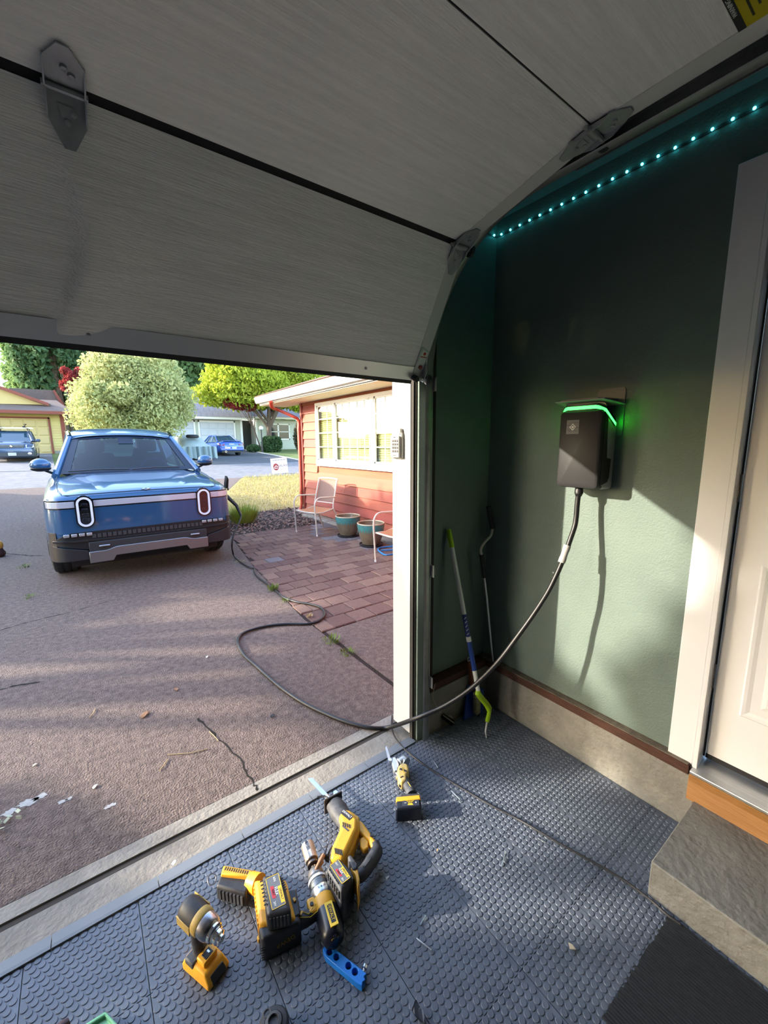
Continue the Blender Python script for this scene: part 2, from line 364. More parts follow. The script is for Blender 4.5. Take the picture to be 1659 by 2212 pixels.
# ---------------------------------------------------------------- concrete step, dark rug
MB().span((1.452, -2.0, 0), (1.862, .425, .137)).build('concrete_step', M_conc, bevel=.004, label='low grey concrete step below the white house door', cat='step')
bpy.data.objects['concrete_step'].rotation_euler.z = .0
rug = MB(); n = 46
for i in range(n):
    x = 1.438-.0095*i-.0095
    rug.span((x+.0012, -1.2, -.001), (x+.0082, .352+.010*(i/n)+rng.uniform(-.003, .003), .0075))
rug.span((1.438-.0095*n, -1.2, -.001), (1.438, .352, .003))
rug.build('ribbed_doormat', mat('charcoal_ribbed_carpet', '#3c3f43', .95, col2='#17181c', nscale=60, contrast=1, stretch=(6, .6, 1), bump=.6, bscale=200), label='dark charcoal ribbed mat lying against the concrete step', cat='mat', smooth=False)
# ---------------------------------------------------------------- house door on the right wall
M_door = mat('door_white', '#e8e8ea', .38)
M_casing = mat('casing_white', '#e4e4e6', .4)
M_thr = mat('aluminium_threshold', (.62, .64, .66), .35, metal=.8, stretch=(60, 1, 60), col2=(.45, .47, .49), nscale=6)
M_fir = mat('fresh_fir_board', '#b78856', .6, col2='#94683d', nscale=5, contrast=.9, stretch=(40, 2, 40))
M_fir2 = mat('old_fir_board', '#a9793f', .65, col2='#7b5128', nscale=6, contrast=1, stretch=(40, 3, 40))
dr = thing('door_1', None, None, (1.9, -.05, .27), kind='structure')
def dpart(name, a, b, m, bevel=.0, par=None, label=None): return MB().span(a, b).build(name, m, par or dr, world=True, bevel=bevel, label=label)
dpart('casing', (1.880, .450, .255), (1.895, .538, 2.49), M_casing, .003)
dpart('casing', (1.880, -.55, 2.40), (1.8955, .4495, 2.49), M_casing, .003)
dpart('jamb', (1.875, .433, .26), (1.99, .4495, 2.40), M_casing, .002)
dpart('jamb', (1.875, -.55, 2.385), (1.99, .433, 2.40), M_casing, .002)
dpart('weatherstrip', (1.937, .428, .30), (1.945, .433, 2.38), mat('door_gap_dark', '#4d4640', .8))
DX = 1.930
slab = dpart('slab', (DX, -.50, .322), (DX+.042, .425, 2.38), M_door, .002)
for z0, z1 in ((.545, 1.13), (1.30, 2.23)):
    for y0, y1 in ((-.02, .335), (-.42, -.09)):
        mb = MB()   # moulded recessed panel: frame, valley and raised field
        def fr(y0, y1, z0, z1, x): return [(x, y0, z0), (x, y1, z0), (x, y1, z1), (x, y0, z1)]
        mb.loft([fr(y0-.006, y1+.006, z0-.006, z1+.006, DX-.0005), fr(y0, y1, z0, z1, DX-.006), fr(y0+.010, y1-.010, z0+.010, z1-.010, DX-.005), fr(y0+.022, y1-.022, z0+.022, z1-.022, DX-.0012), fr(y0+.05, y1-.05, z0+.05, z1-.05, DX-.0012), fr(y0+.065, y1-.065, z0+.065, z1-.065, DX-.006)], cap=False)
        mb.add(fr(y0+.065, y1-.065, z0+.065, z1-.065, DX-.006), [(0, 1, 2, 3)])
        mb.build('door_panel', M_door, slab, world=True, smooth=False)
dpart('door_sweep', (DX+.004, -.50, .300), (DX+.036, .425, .322), M_rubber)
MB().hexa([(1.852, -.6, .250), (1.852, .449, .250), (1.99, .449, .262), (1.99, -.6, .262)], [(1.852, -.6, .262), (1.852, .449, .262), (1.99, .449, .300), (1.99, -.6, .300)]).build('threshold', M_thr, dr, world=True, bevel=.002)
dpart('board', (1.850, -.6, .222), (1.90, .449, .2495), M_fir2, .002, label='weathered strip of fir under the threshold')
dpart('board', (1.858, -.6, .130), (1.90, .452, .2215), M_fir, .002, label='fresh orange fir board under the threshold')
for zc in (.66, 1.405, 2.161):
    mb = MB(); 
    for k in range(5): mb.lathe([(.0068, 0), (.0068, .0185)], (DX-.006, .437, zc-.05+k*.02), 10)
    mb.lathe([(.003, 0), (.006, .004)], (DX-.006, .437, zc-.054), 10); mb.lathe([(.006, 0), (.003, .005)], (DX-.006, .437, zc+.0495), 10)
    h = mb.build('hinge', mat('satin_nickel', (.36, .34, .32), .3, metal=1), dr, world=True)
    MB().span((DX-.004, .426, zc-.05), (DX-.001, .436, zc+.05)).build('hinge_leaf', MATS['satin_nickel'], h, world=True)
# drywall paper torn above the sill, dust
# ================================================================ OVERHEAD DOOR
M_steel = mat('embossed_door_skin', '#efefea', .33, col2='#e2e2dd', nscale=3, stretch=(1, 22, 22), bump=.45, bscale=16)
M_stile = mat('door_stile_metal', '#c4c6c2', .45)
A_, B_, C_, D_, E_ = (1.47, 1.86), (1.21, 2.327), (.698, 2.438), (.165, 2.444), (-.37, 2.444)
XR, XL = 1.288, -3.62
gd = thing('garage_door', 'open sectional garage door with pale woodgrain steel panels overhead', 'garage door', (-1.2, .7, 2.3))
S_N = 0
def sec(p, q, first=False, last=False):
    p = Vector((0, p[0], p[1])); q = Vector((0, q[0], q[1])); d = (q-p).normalized(); n = Vector((0, d.z, -d.y))   # n points outwards (street/sky side)
    if n.z < 0: n = -n
    g = .012 if S_N == 0 or S_N == 1 else .003; p2 = p+d*g*(0 if first else 1); q2 = q-d*(.010 if first else .002)
    X = Vector((1, 0, 0)); L = (q2-p2).length
    root = MB()
    # inner skin as a fine grid with the dent in the bottom section
    xs = list(np.linspace(XL, -.3, 20))+list(np.linspace(-.3, .5, 90))[1:]+list(np.linspace(.5, XR, 16))[1:] if first else list(np.linspace(XL, XR, 12)); ny = 40 if first else 4; rows = []
    for j in range(ny+1):
        v = j/ny; row = []
        for x in xs:
            h = 0.
            if first:
                xc = .02+.055*math.sin((v-.15)*4.2)
                s = (x-xc); h = (.020*math.exp(-(max(s, 0)/.12)**2)*(1 if s > 0 else math.exp(-(s/.022)**2)))*math.sin(math.pi*min(1, v*1.15+.02))**.8
            row.append(p2+X*x+d*(L*v)-n*h*.8)
        rows.append(row)
    root.grid(rows)
    root.mi(1)
    th = .036
    q_ = [p2+X*XL, p2+X*XR, q2+X*XR, q2+X*XL]; o_ = [v+n*th for v in q_]
    b0 = len(root.v); root.v += [tuple(v) for v in q_+o_]; root.f += [(b0+4, b0+5, b0+6, b0+7), (b0, b0+1, b0+5, b0+4), (b0+1, b0+2, b0+6, b0+5), (b0+2, b0+3, b0+7, b0+6), (b0+3, b0, b0+4, b0+7)]; root.m += [1]*5
    s = root.build('door_section', [M_steel, mat('door_outer_white', '#dcdcda', .5)], gd, world=True, angle=60)
    # end stile
    mb = MB(); m1 = -n
    def strip(x0, x1, a, b, t=.0022):
        P = [p2+X*x0+d*a, p2+X*x1+d*a, p2+X*x1+d*b, p2+X*x0+d*b]; mb.prism(P, m1*t)
    strip(XR-.056, XR, 0, L); mb.build('end_stile', M_stile, s, world=True, smooth=False)
    if first:
        mb = MB(); strip(XL, XR-.05, -.004, .055, .004); mb.build('bottom_rail', mat('bottom_rail_alu', (.60, .61, .61), .32, metal=.55), s, world=True, smooth=False)
        mb = MB(); P = [p2+X*XL+n*.0-d*.004, p2+X*XL+n*.036-d*.004, p2+X*XL+n*.04-d*.02, p2+X*XL-n*.0-d*.022]
        mb.prism(P, X*(XR-XL-.045)); mb.build('bottom_seal', M_rubber, s, world=True)
        for px_, py_ in ((191, 723), (789, 797)):
            c = p2+d*.025; t = pY(px_, py_, c.y); MB().lathe([(.006, 0), (.006, .003), (.002, .005)], Vector((t.x, c.y, c.z))-n*.004, 10, axis=-n).build('screw', M_galv, s, world=True)
    # black strip on the upper edge stands in for shade in the open seam
    mb = MB(); P = [q2+X*XL+n*.003, q2+X*(XR-.01)+n*.003, q2+X*(XR-.01)+n*.003+d*(.026 if first else .004), q2+X*XL+n*.003+d*(.026 if first else .004)]; mb.prism(P, n*.02); mb.build('gap_shade_strip', M_rubber, s, world=True)
    return s, p2, q2, d, n
S = []
for S_N, (a_, b_) in enumerate(((A_, B_), (B_, C_), (C_, D_), (D_, E_))): S.append(sec(a_, b_, first=S_N == 0))
E2 = [(-.37, 2.444), (-.9, 2.444)]
# hinges on the seams
def hinge(x, c, d1, d2, n1, n2, roller=False, s=1.):
    """c seam point (y,z) inner face; leaf on lower section against d1, leaf on upper along d2"""
    X = Vector((1, 0, 0)); c = Vector((x, c[0], c[1])); par = thing('tmp', None, None); bpy.data.objects.remove(par)
    root = MB(); lift = .004
    def leaf(d, n, L, hole):
        w = .036*s
        P2 = [(-w, .004), (w, .004), (w, .05), (w*.92, .062), (.010, L), (-.010, L), (-w*.92, .062), (-w, .05)]
        P = [c+X*a+d*b-n*lift for a, b in P2]; root.prism(P, -n*.003)
        for zz in (.04, L*.55): root.lathe([(.007, 0), (.006, .005), (.001, .006)], c+d*zz+X*(.012 if zz < .05 else 0)-n*(lift+.003), 8, axis=-n)
        # raised side flanges
        for sx in (-1, 1): root.prism([c+X*sx*w+d*.0-n*lift, c+X*sx*w+d*.062-n*lift, c+X*sx*w+d*.03-n*(lift+.016), c+X*sx*w+d*.0-n*(lift+.018)], X*(-sx*.003))
    leaf(-d1, n1, .105*s, 0); leaf(d2, n2, .095*s, 0)
    nn = (n1+n2).normalized()
    root.tube([c-X*.04-nn*.014, c+X*.04-nn*.014], .0065, 8)
    root.prism([c+X*-.016-d1*.03-n1*.0075, c+X*.016-d1*.03-n1*.0075, c+X*.010-d1*.052-n1*.0075, c+X*-.010-d1*.052-n1*.0075], -n1*.002)
    h = root.build('hinge', M_galv, gd, world=True)
    if roller:
        mb = MB(); a = c-nn*.012-d1*.004; mb.tube([a-X*.05, a+X*.050], .0055, 8); mb.tube([a-X*.035, a+X*.01], .011, 10); mb.build('roller_stem', M_galv, h, world=True)
        MB().lathe([(.010, -.006), (.022, -.006), (.022, .006), (.010, .006)], a+X*.054, 16, axis=(1, 0, 0)).build('roller', mat('nylon_roller', '#2a2b2c', .5), h, world=True)
    return h
hinge(.056, B_, S[0][3], S[1][3], S[0][4], S[1][4])
hinge(1.258, B_, S[0][3], S[1][3], S[0][4], S[1][4], True)
hinge(1.258, C_, S[1][3], S[2][3], S[1][4], S[2][4], True)
hinge(1.258, D_, S[2][3], S[3][3], S[2][4], S[3][4], True)
# bottom bracket with red-marked warning tag, roller and cable button
d, n = S[0][3], S[0][4]; p0 = S[0][1]; X = Vector((1, 0, 0))
mb = MB(); o = Vector((XR-.058, p0.y, p0.z))-n*.004
mb.prism([o+X*.0+d*.0, o+X*.052+d*.0, o+X*.056+d*.04, o+X*.052+d*.13, o+X*.012+d*.145, o+X*.004+d*.14], -n*.003)
mb.prism([o+X*.052+d*.0, o+X*.052+d*.09, o+X*.052+d*.05-n*.03, o+X*.052+d*.0-n*.03], X*.003)
br = mb.build('bottom_bracket', M_galv, gd, world=True, bevel=.0006)
mb = MB(); mb.prism([o+X*.008+d*.05-n*.0032, o+X*.048+d*.05-n*.0032, o+X*.046+d*.125-n*.0032, o+X*.014+d*.135-n*.0032], -n*.0006); mb.build('warning_tag', mat('tag_grey', '#c9cdca', .5), br, world=True)
M_redtag = mat('tag_red', '#a3221b', .5)
MB().lathe([(.007, 0), (.007, .001)], o+X*.03+d*.118-n*.0038, 12, axis=-n).build('tag_mark', M_redtag, br, world=True)
MB().prism([o+X*.012+d*.102-n*.0038, o+X*.046+d*.102-n*.0038, o+X*.046+d*.106-n*.0038, o+X*.012+d*.106-n*.0038], -n*.0006).build('tag_mark', M_redtag, br, world=True)
MB().lathe([(.009, 0), (.009, .008), (.004, .01)], o+X*.028+d*.06-n*.003, 12, axis=-n).build('cable_button', mat('dull_red', '#7c2a22', .5), br, world=True)
mb = MB(); a = o+X*.0+d*.014-n*.022; mb.tube([a, a+X*.080], .0055, 8); mb.lathe([(.008, -.01), (.012, 0), (.008, .01)], a+X*.03, 10, axis=(1, 0, 0)); mb.build('roller_stem', M_galv, br, world=True)
MB().lathe([(.010, -.006), (.022, -.006), (.022, .006), (.010, .006)], a+X*.082, 16, axis=(1, 0, 0)).build('roller', MATS['nylon_roller'], br, world=True)
mb = MB(); mb.lathe([(.012, 0), (.014, .02), (.012, .03)], o+X*.01+d*.012-n*.003, 10, axis=-n); mb.build('bracket_boss', M_rubber, br, world=True)
# yellow and black warning label on the third section
n3, d3 = S[2][4], S[2][3]
mb = MB(); L0 = pz(1595, 62, 2.438); 
lx = Vector((.0, -1, 0)); zl = 2.4375
def LP(px_, py_): v = pz(px_, py_, zl); return (v.x, v.y, zl)
k1, k2 = pz(1570, -10, zl), pz(1594, 66, zl)
yb = .379
xr = XR-.060; wb = .0135
lab = MB().span((xr-.25, yb-.20, zl-.0006), (xr, yb, zl)).build('warning_label', mat('label_yellow', '#b3a400', .5), S[2][0], world=True, label='yellow and black warning sticker')
MB().span((xr-.25, yb-wb, zl-.0012), (xr, yb, zl-.0006)).build('label_band', M_black, S[2][0], world=True)
text('WARNING', .0115, mat('print_white', '#d8d8d8', .5), S[2][0], (xr-.075, yb-wb/2, zl-.0014), (-1, 0, 0), (0, 1, 0), world=True)
for i in range(6): MB().span((xr-.23+.01*(i % 2), yb-wb-.014-.014*i, zl-.0009), (xr-.02-.02*(i % 3), yb-wb-.018-.014*i, zl-.0006)).build('label_line', mat('print_dark', '#2c2a10', .5), S[2][0], world=True)
# ---------------------------------------------------------------- track
path = [(1.465, .03), (1.465, .6), (1.465, 1.2), (1.462, 1.89)]; cx_, cz_, R_ = .912, 1.89, .548
nrm = [(1, 0)]*4
for k in range(1, 13):
    a = k/12*math.pi/2; path.append((cx_+R_*math.cos(a), cz_+R_*math.sin(a))); nrm.append((math.cos(a), math.sin(a)))
for y in (.6, 0, -1.2, -2.2): path.append((y, cz_+R_)); nrm.append((0, 1))
prof = [(-.020, .026), (-.014, .030), (.012, .030), (.022, .024), (.022, -.024), (.012, -.030), (-.014, -.030), (-.020, -.026), (-.018, -.024), (-.012, -.0275), (.011, -.0275), (.0195, -.022), (.0195, .022), (.011, .0275), (-.012, .0275), (-.018, .024)]
rings = [[(1.318+a, p[0]+q[0]*b, p[1]+q[1]*b) for a, b in prof] for p, q in zip(path, nrm)]
tr = thing('door_track', 'galvanised door track curving up the right side of the garage opening', 'door track', (1.318, 1.43, 0))
MB().loft(rings).build('rail', mat('track_steel', (.34, .35, .34), .42, metal=.6, col2=(.17, .18, .18), nscale=9, contrast=1), tr, world=True)
MB().span((1.3405, 1.44, .03), (1.3435, 1.4995, 2.0)).build('flange', M_galv, tr, world=True)
for z in (.35, .95, 1.84):
    MB().span((1.344, 1.42, z-.03), (1.348, 1.49, z+.03)).span((1.344, 1.486, z-.03), (1.378, 1.49, z+.03)).build('track_bracket', M_galv, tr, world=True)
# angle iron above the horizontal track
MB().span((1.3415, -2.2, 2.41), (1.3445, .80, 2.47)).span((1.3445, -2.2, 2.465), (1.352, .80, 2.468)).build('support_angle', mat('angle_steel', (.25, .26, .26), .45, metal=.9), tr, world=True)
MB().span((1.345, .2, 2.40), (1.351, .24, 2.6)).build('hanger', M_galv, tr, world=True)
# ================================================================ PICKUP TRUCK (nose towards the camera)
M_tblue = mat('truck_blue_paint', (.018, .085, .20), .28, metal=.2, coat=1.)
M_tgrey = mat('truck_lower_grey', (.035, .032, .034), .4, metal=.3)
M_trim = mat('truck_satin_silver', (.32, .31, .32), .32, metal=.9)
M_lamp = mat('lamp_lens_white', (.55, .55, .60), .12, coat=1., metal=.2)
M_drl = mat('lamp_ring_white', (.85, .87, .95), .25)
G_wind = glassy('truck_windscreen', (.10, .19, .36), .02)
M_int = mat('dark_cabin', (.02, .025, .035), .7)
TX, TY = .60, 5.55
tk = thing('pickup_truck', 'blue pickup truck with oval headlamps plugged in by the black cable', 'truck', (TX, TY, 0))
def T(name, mb, m, par=None, **k): return mb.build(name, m, par or tk, loc=(0, 0, 0), **k)
ST = [(0.00, .76, .50, .93, .955), (.012, .83, .44, .97, .99), (.035, .885, .38, 1.00, 1.02), (.09, .935, .33, 1.025, 1.055), (.18, .968, .29, 1.04, 1.08), (.32, .988, .27, 1.06, 1.105), (.8, 1.0, .27, 1.10, 1.155), (1.35, 1.0, .27, 1.14, 1.205), (1.6, 1.0, .27, 1.16, 1.21), (4.2, 1.0, .27, 1.16, 1.2), (5.35, .995, .3, 1.15, 1.19), (5.45, .96, .42, 1.12, 1.15), (5.48, .90, .5, 1.08, 1.1)]
def ring(y, w, zb, zs, zt):
    h = [(.0, zb), (w*.8, zb), (w*.93, zb+.03), (w*.985, zb+.12), (w, zb+.26), (w, (zb+zs)/2+.08), (w*.995, zs-.13), (w*.975, zs-.05), (w*.93, zs-.005), (w*.86, zs+.012), (w*.78, zs+.02 if y > .3 else zs+.008), (w*.66, zt-.012), (w*.35, zt-.004), (0, zt)]
    return [(x, y, z) for x, z in h]+[(-x, y, z) for x, z in h[-2:0:-1]]
mb = MB(); mb.loft([ring(*s) for s in ST])
body = T('body', mb, M_tblue, angle=50)
def cut(o, mk):
    c = mk.build('cutter', M_black, smooth=False); 
    c.parent = o.parent; c.location = (0, 0, 0) if False else c.location
    return c
# wheel arches cut out of the body
def boolcut(o, mbs):
    for mbx in mbs:
        c = mbx.build('cutter', M_black, smooth=False, noorigin=True); c.location = wloc(o)
        md = o.modifiers.new('b', 'BOOLEAN'); md.object = c; md.operation = 'DIFFERENCE'; md.solver = 'EXACT'
        bpy.context.view_layer.update()
        dg = bpy.context.evaluated_depsgraph_get(); me = bpy.data.meshes.new_from_object(o.evaluated_get(dg)); o.modifiers.clear(); o.data = me
        bpy.data.objects.remove(c)
cs = []
for y in (.92, 4.37):
    for sx in (-1, 1): cs.append(MB().lathe([(.47, .0), (.47, .42)], (sx*(1.05 if sx > 0 else 1.05), y, .41), 28, axis=(-sx, 0, 0)))
boolcut(body, cs)
body.data.set_sharp_from_angle(angle=math.radians(50))
# plan curve of the nose, for pieces that follow it
def plan(x):
    x = abs(x); K = [(.0, -.0), (.76, .0), (.83, .012), (.885, .035), (.935, .09), (.968, .18), (.988, .32), (1.0, .8), (1.02, 1.2)]
    for (a, b), (c, d) in zip(K, K[1:]):
        if x <= c: return b+(d-b)*(x-a)/(c-a)
    return .8
def nose(x0, x1, zlo, zhi, out=.01, th=.02, n=24, name=None, m=None, par=None, **k):
    rows = []
    for i in range(n+1):
        x = x0+(x1-x0)*i/n; a = zlo(x) if callable(zlo) else zlo; b = zhi(x) if callable(zhi) else zhi; y = plan(x)
        rows.append([(x, y-out, a), (x, y-out, b), (x, y-out+th, b), (x, y-out+th, a)])
    mb = MB(); mb.loft(rows); return T(name, mb, m, par, bevel=k.pop('bevel', .002), **k)
# fascia
nose(-.955, .955, lambda x: .60+.02*abs(x), lambda x: .905, .004, .03, name='fascia', m=M_tblue, n=40, bevel=.004)
# dark band behind the light bar, then light bar in three pieces
nose(-.965, .965, .895, .992, .008, .03, name='lamp_surround', m=M_blackg, n=40)
nose(-.53, .53, .908, .975, .013, .02, name='light_bar', m=M_lamp, label='pale light bar across the nose')
for s in (-1, 1): nose(*sorted((s*.70, s*.955)), .908, .975, .013, .02, name='light_bar', m=M_lamp, n=10)
def stadium(cx, cz, hw, hh, y, n=10):
    P = []
    for i in range(n+1): a = math.pi*i/n; P.append((cx+hw*math.cos(a), y, cz+hh-hw+hw*math.sin(a)))
    for i in range(n+1): a = math.pi+math.pi*i/n; P.append((cx+hw*math.cos(a), y, cz-hh+hw+hw*math.sin(a)))
    return P
def annulus(cx, cz, o, i, y0, y1):
    mb = MB(); mb.loft([stadium(cx, cz, *o, y0), stadium(cx, cz, *o, y1), stadium(cx, cz, *i, y1), stadium(cx, cz, *i, y0)], cap=False); mb.loft([stadium(cx, cz, *i, y0), stadium(cx, cz, *o, y0)], cap=False); return mb
for s in (-1, 1):
    cx, cz = s*.615, .855
    bz = T('headlamp', annulus(cx, cz, (.086, .180), (.070, .162), .02, -.030), M_blackg)
    T('lamp_ring', annulus(cx, cz, (.072, .164), (.050, .142), .0, -.036), M_drl, bz)
    mb = MB(); mb.prism(stadium(cx, cz, .052, .144, -.012), (0, .02, 0)); T('lamp_back', mb, M_blackg, bz)
    mb = MB()
    for k in range(4): mb.span((cx-.03, -.030, cz-.105+k*.055), (cx+.03, -.012, cz-.105+k*.055+.034))
    T('lamp_module', mb, mat('lamp_module_dark', (.06, .06, .065), .15, metal=.8), bz, bevel=.006)
    mb = MB(); mb.prism(stadium(cx, cz, .051, .143, -.034), (0, .002, 0)); T('lamp_glass', mb, glassy('lamp_glass', (.9, .9, .95), .05), bz)
# hood: raised centre panel, shut lines, badge
rows = []
for j in range(9):
    t = j/8; y = .16+1.12*t; row = []
    for i in range(13):
        u = -1+2*i/12; w = .50+.10*t; zt = np.interp(y, [s_[0] for s_ in ST], [s_[4] for s_ in ST])
        e = max(0, abs(u)-.82)/.18; ed = min(1, t*6, (1-t)*7)
        row.append((u*w, y, zt-.003-.010*(u*.55)**2+.016*(1-e)*ed-.006*e))
    rows.append(row)
mb = MB(); mb.grid(rows); T('hood_panel', mb, M_tblue, angle=60)
mb = MB(); sl = []
for s in (-1, 1): mb.tube([(s*(.80+.0*0), .10, 1.050), (s*.845, .35, 1.098), (s*.87, .9, 1.146), (s*.86, 1.28, 1.178)], .004, 5)
nose_line = [(x, plan(x)+.040+.05*(abs(x)/.8)**4, 1.035+.012*(1-(x/.8)**2)) for x in np.linspace(-.80, .80, 21)]
mb.tube(nose_line, .005, 5); T('hood_shutline', mb, M_black)
mb = MB(); c = Vector((0.0, .085, 1.0575)); dd = Vector((0, .88, .42)).normalized()
mb.prism([c+Vector((-.052, 0, 0)), c+dd*-.024, c+Vector((.052, 0, 0)), c+dd*.024], (0, -.003, .008)); bdg = T('badge', mb, M_silver)
mb = MB(); c2 = c+Vector((0, -.0035, .0085)); mb.prism([c2+Vector((-.018, 0, 0)), c2+dd*-.010, c2+Vector((.018, 0, 0)), c2+dd*.010], (0, -.0006, .001)); T('badge_core', mb, M_black, bdg)
# lower face: black intake, lamp strips, crossbar, silver skid plate, grey corners
def tz(x): x = abs(x); return .63 if x < .78 else .63-.5*(x-.78)
def bz_(x): x = abs(x); return .40 if x < .5 else .40+.10*(x-.5)/.42
nose(-.90, .90, bz_, tz, .012, .03, name='intake', m=M_black, n=40)
mb = MB()
for i in range(24): x = -.56+i*1.12/23; mb.span((x-.018, -.019, .555), (x+.018, -.012, .600))
T('grille_slots', mb, mat('grille_edge', (.05, .05, .052), .35))
nose(-.93, .93, lambda x: .512+.02*abs(x)**2, lambda x: .535+.02*abs(x)**2, .026, .03, name='crossbar', m=M_blackg, n=40)
nose(-.62, .62, .395, lambda x: .512, .034, .05, name='lower_bumper', m=mat('bumper_dark_grey', (.035, .034, .036), .45), n=20, bevel=.008)
def skt(x): x = abs(x); return .435 if x < .36 else (.435-.30*(x-.36) if x < .46 else .405)
nose(-.625, .625, lambda x: .33 if abs(x) < .40 else .275, skt, .045, .05, name='skid_plate', m=M_trim, n=40, bevel=.006, label='satin silver skid plate')
for s in (-1, 1):
    nose(*sorted((s*.625, s*.985)), .315, lambda x: bz_(x)-.01, .016, .05, name='bumper_corner', m=M_tgrey, n=12, bevel=.01)
    nose(*sorted((s*.895, s*.992)), .40, .64, .010, .04, name='bumper_corner', m=M_tgrey, n=6, bevel=.006)
    T('tow_hook', MB().span((s*.475-.052, -.062, .452), (s*.475+.052, -.034, .470)), M_silver, bevel=.006)
    mb = MB()
    for k in range(4): x = s*(.60+k*.068); mb.span((x-.026, plan(x)-.034, .588), (x+.026, plan(x)-.012, .622))
    T('fog_lamp', mb, mat('fog_lamp_lens', (.5, .5, .52), .1, metal=.6), bevel=.006)
T('underbody', MB().span((-.80, .25, .19), (.80, 5.2, .40)), M_black)
T('front_axle_guard', MB().hexa([(-.62, .12, .24), (.62, .12, .24), (.62, .5, .17), (-.62, .5, .17)], [(-.62, .05, .33), (.62, .05, .33), (.62, .5, .33), (-.62, .5, .33)]), M_black)
# wheels
for y in (.92, 4.37):
    for s in (-1, 1):
        mb = MB(); mb.lathe([(.24, -.12), (.36, -.14), (.395, -.125), (.412, -.09), (.412, .09), (.395, .125), (.36, .14), (.24, .12)], (s*.86, y, .412), 36, axis=(1, 0, 0))
        for k in range(36):
            a = 2*math.pi*k/36; 
            for zz in (-.07, 0, .07): mb.box((s*.86+zz, y+.412*math.cos(a+zz), .412+.412*math.sin(a+zz)), (.05, .012, .05), M=Matrix.Rotation(a+zz, 3, 'X'))
        w = T('wheel', mb, M_rubber)
        mb = MB(); mb.lathe([(.24, -.10), (.245, .11)], (s*.86, y, .412), 24, axis=(1, 0, 0), cap=False); mb.lathe([(.05, .0), (.05, .02)], (s*.86+s*.10, y, .412), 12, axis=(s, 0, 0))
        for k in range(5):
            a = 2*math.pi*k/5; mb.box((s*.96, y+.12*math.cos(a), .412+.12*math.sin(a)), (.03, .24, .045), M=Matrix.Rotation(a, 3, 'X'))
        T('rim', mb, M_trim, w)
        mb = MB(); mb.loft([[(s*.62, y+.47*math.cos(a), .41+.47*math.sin(a)) for a in np.linspace(-.2, math.pi+.2, 16)], [(s*1.0, y+.47*math.cos(a), .41+.47*math.sin(a)) for a in np.linspace(-.2, math.pi+.2, 16)]], cap=False, closed=False); T('arch_liner', mb, M_black)
# cabin
def wsp(u, v):   # windscreen surface
    return Vector((u*(.83+(.655-.83)*v), 1.44+(2.34-1.44)*v-.13*(1-u*u), 1.195+(1.685-1.195)*v+.035*(1-u*u)*v))
def sheet(f, u0, u1, v0, v1, nu=12, nv=8): return [[f(u0+(u1-u0)*i/nu, v0+(v1-v0)*j/nv) for i in range(nu+1)] for j in range(nv+1)]
off = Vector((0, -.006, .010))
mb = MB(); mb.grid(sheet(wsp, -.97, .97, .03, .97)); ws = T('windscreen', mb, G_wind, angle=80)
mb = MB()
for a in ((-1, -.88, 0, 1), (.88, 1, 0, 1), (-.9, .9, 0, .10), (-.9, .9, .93, 1)): mb.grid([[p+off*.5 for p in r] for r in sheet(wsp, *a, 10, 8)])
mb.grid([[p+off*.5 for p in r] for r in sheet(wsp, -.14, .14, .76, .95, 4, 4)])
T('screen_border', mb, mat('screen_frit', (.010, .016, .035), .45, spec=.25), ws)
mb = MB()
for s in (-1, 1): mb.tube([wsp(s*1.03, v)+Vector((s*.02, .02, .0)) for v in np.linspace(-.05, 1.03, 9)], .045, 8)
mb.tube([wsp(u, 1.03)+Vector((0, .0, .005)) for u in np.linspace(-1, 1, 11)], .022, 8)
T('pillar', mb, M_tblue)
rows = []
for j in range(11):
    t = j/10; y = 2.31+t*1.90; w = .69+.03*math.sin(math.pi*t)
    rows.append([(u*w, y-.13*(1-u*u)*(1-t), 1.700+.125*math.sin(min(1, t*3.2)*math.pi/2)-.03*t*t+.035*(1-u*u)-.03*abs(u)**6) for u in np.linspace(-1.04, 1.04, 15)])
mb = MB(); mb.grid(rows); mb.grid([[(x, y, z-.03) for x, y, z in r] for r in rows]); T('roof', mb, M_tblue, angle=70)
for s in (-1, 1):
    P = [(s*.875, 1.50, 1.17), (s*.90, 4.45, 1.19), (s*.72, 4.16, 1.77), (s*.70, 2.45, 1.76)]
    mb = MB(); mb.add(P, [(0, 1, 2, 3)]); T('side_glass', mb, glassy('side_glass', (.12, .14, .16), .2) if 'side_glass' not in MATS else MATS['side_glass'])
    mb = MB(); mb.tube([(s*.69, 2.36, 1.705), (s*.705, 2.6, 1.765), (s*.725, 3.2, 1.80), (s*.72, 4.2, 1.78), (s*.90, 4.5, 1.19)], .035, 8); mb.tube([(s*.885, 2.95, 1.18), (s*.715, 2.95, 1.79)], .03, 6); T('roof_rail', mb, M_blackg)
    # mirrors
    mb = MB(); c = Vector((s*1.03, 1.56, 1.325)); mb.ball(c, (.115, .10, .085), 16, 10); mb.v = [(x, min(y, 1.60), z if z > 1.25 else 1.25+(z-1.25)*.3) for x, y, z in mb.v]
    mr = T('mirror', mb, M_tblue)
    mb = MB(); mb.ball(c+Vector((0, .005, -.045)), (.113, .098, .045), 14, 8); mb.tube([c+Vector((-s*.04, 0, -.075)), c+Vector((-s*.10, .03, -.11)), c+Vector((-s*.17, .06, -.14))], .028, 8, flat=.6); T('mirror_arm', mb, M_black, mr)
mb = MB(); mb.add([(-.80, 4.62, 1.20), (.80, 4.62, 1.20), (.68, 4.20, 1.75), (-.68, 4.20, 1.75)], [(0, 1, 2, 3)]); T('rear_glass', mb, glassy('rear_glass', (.75, .8, .85), .05))
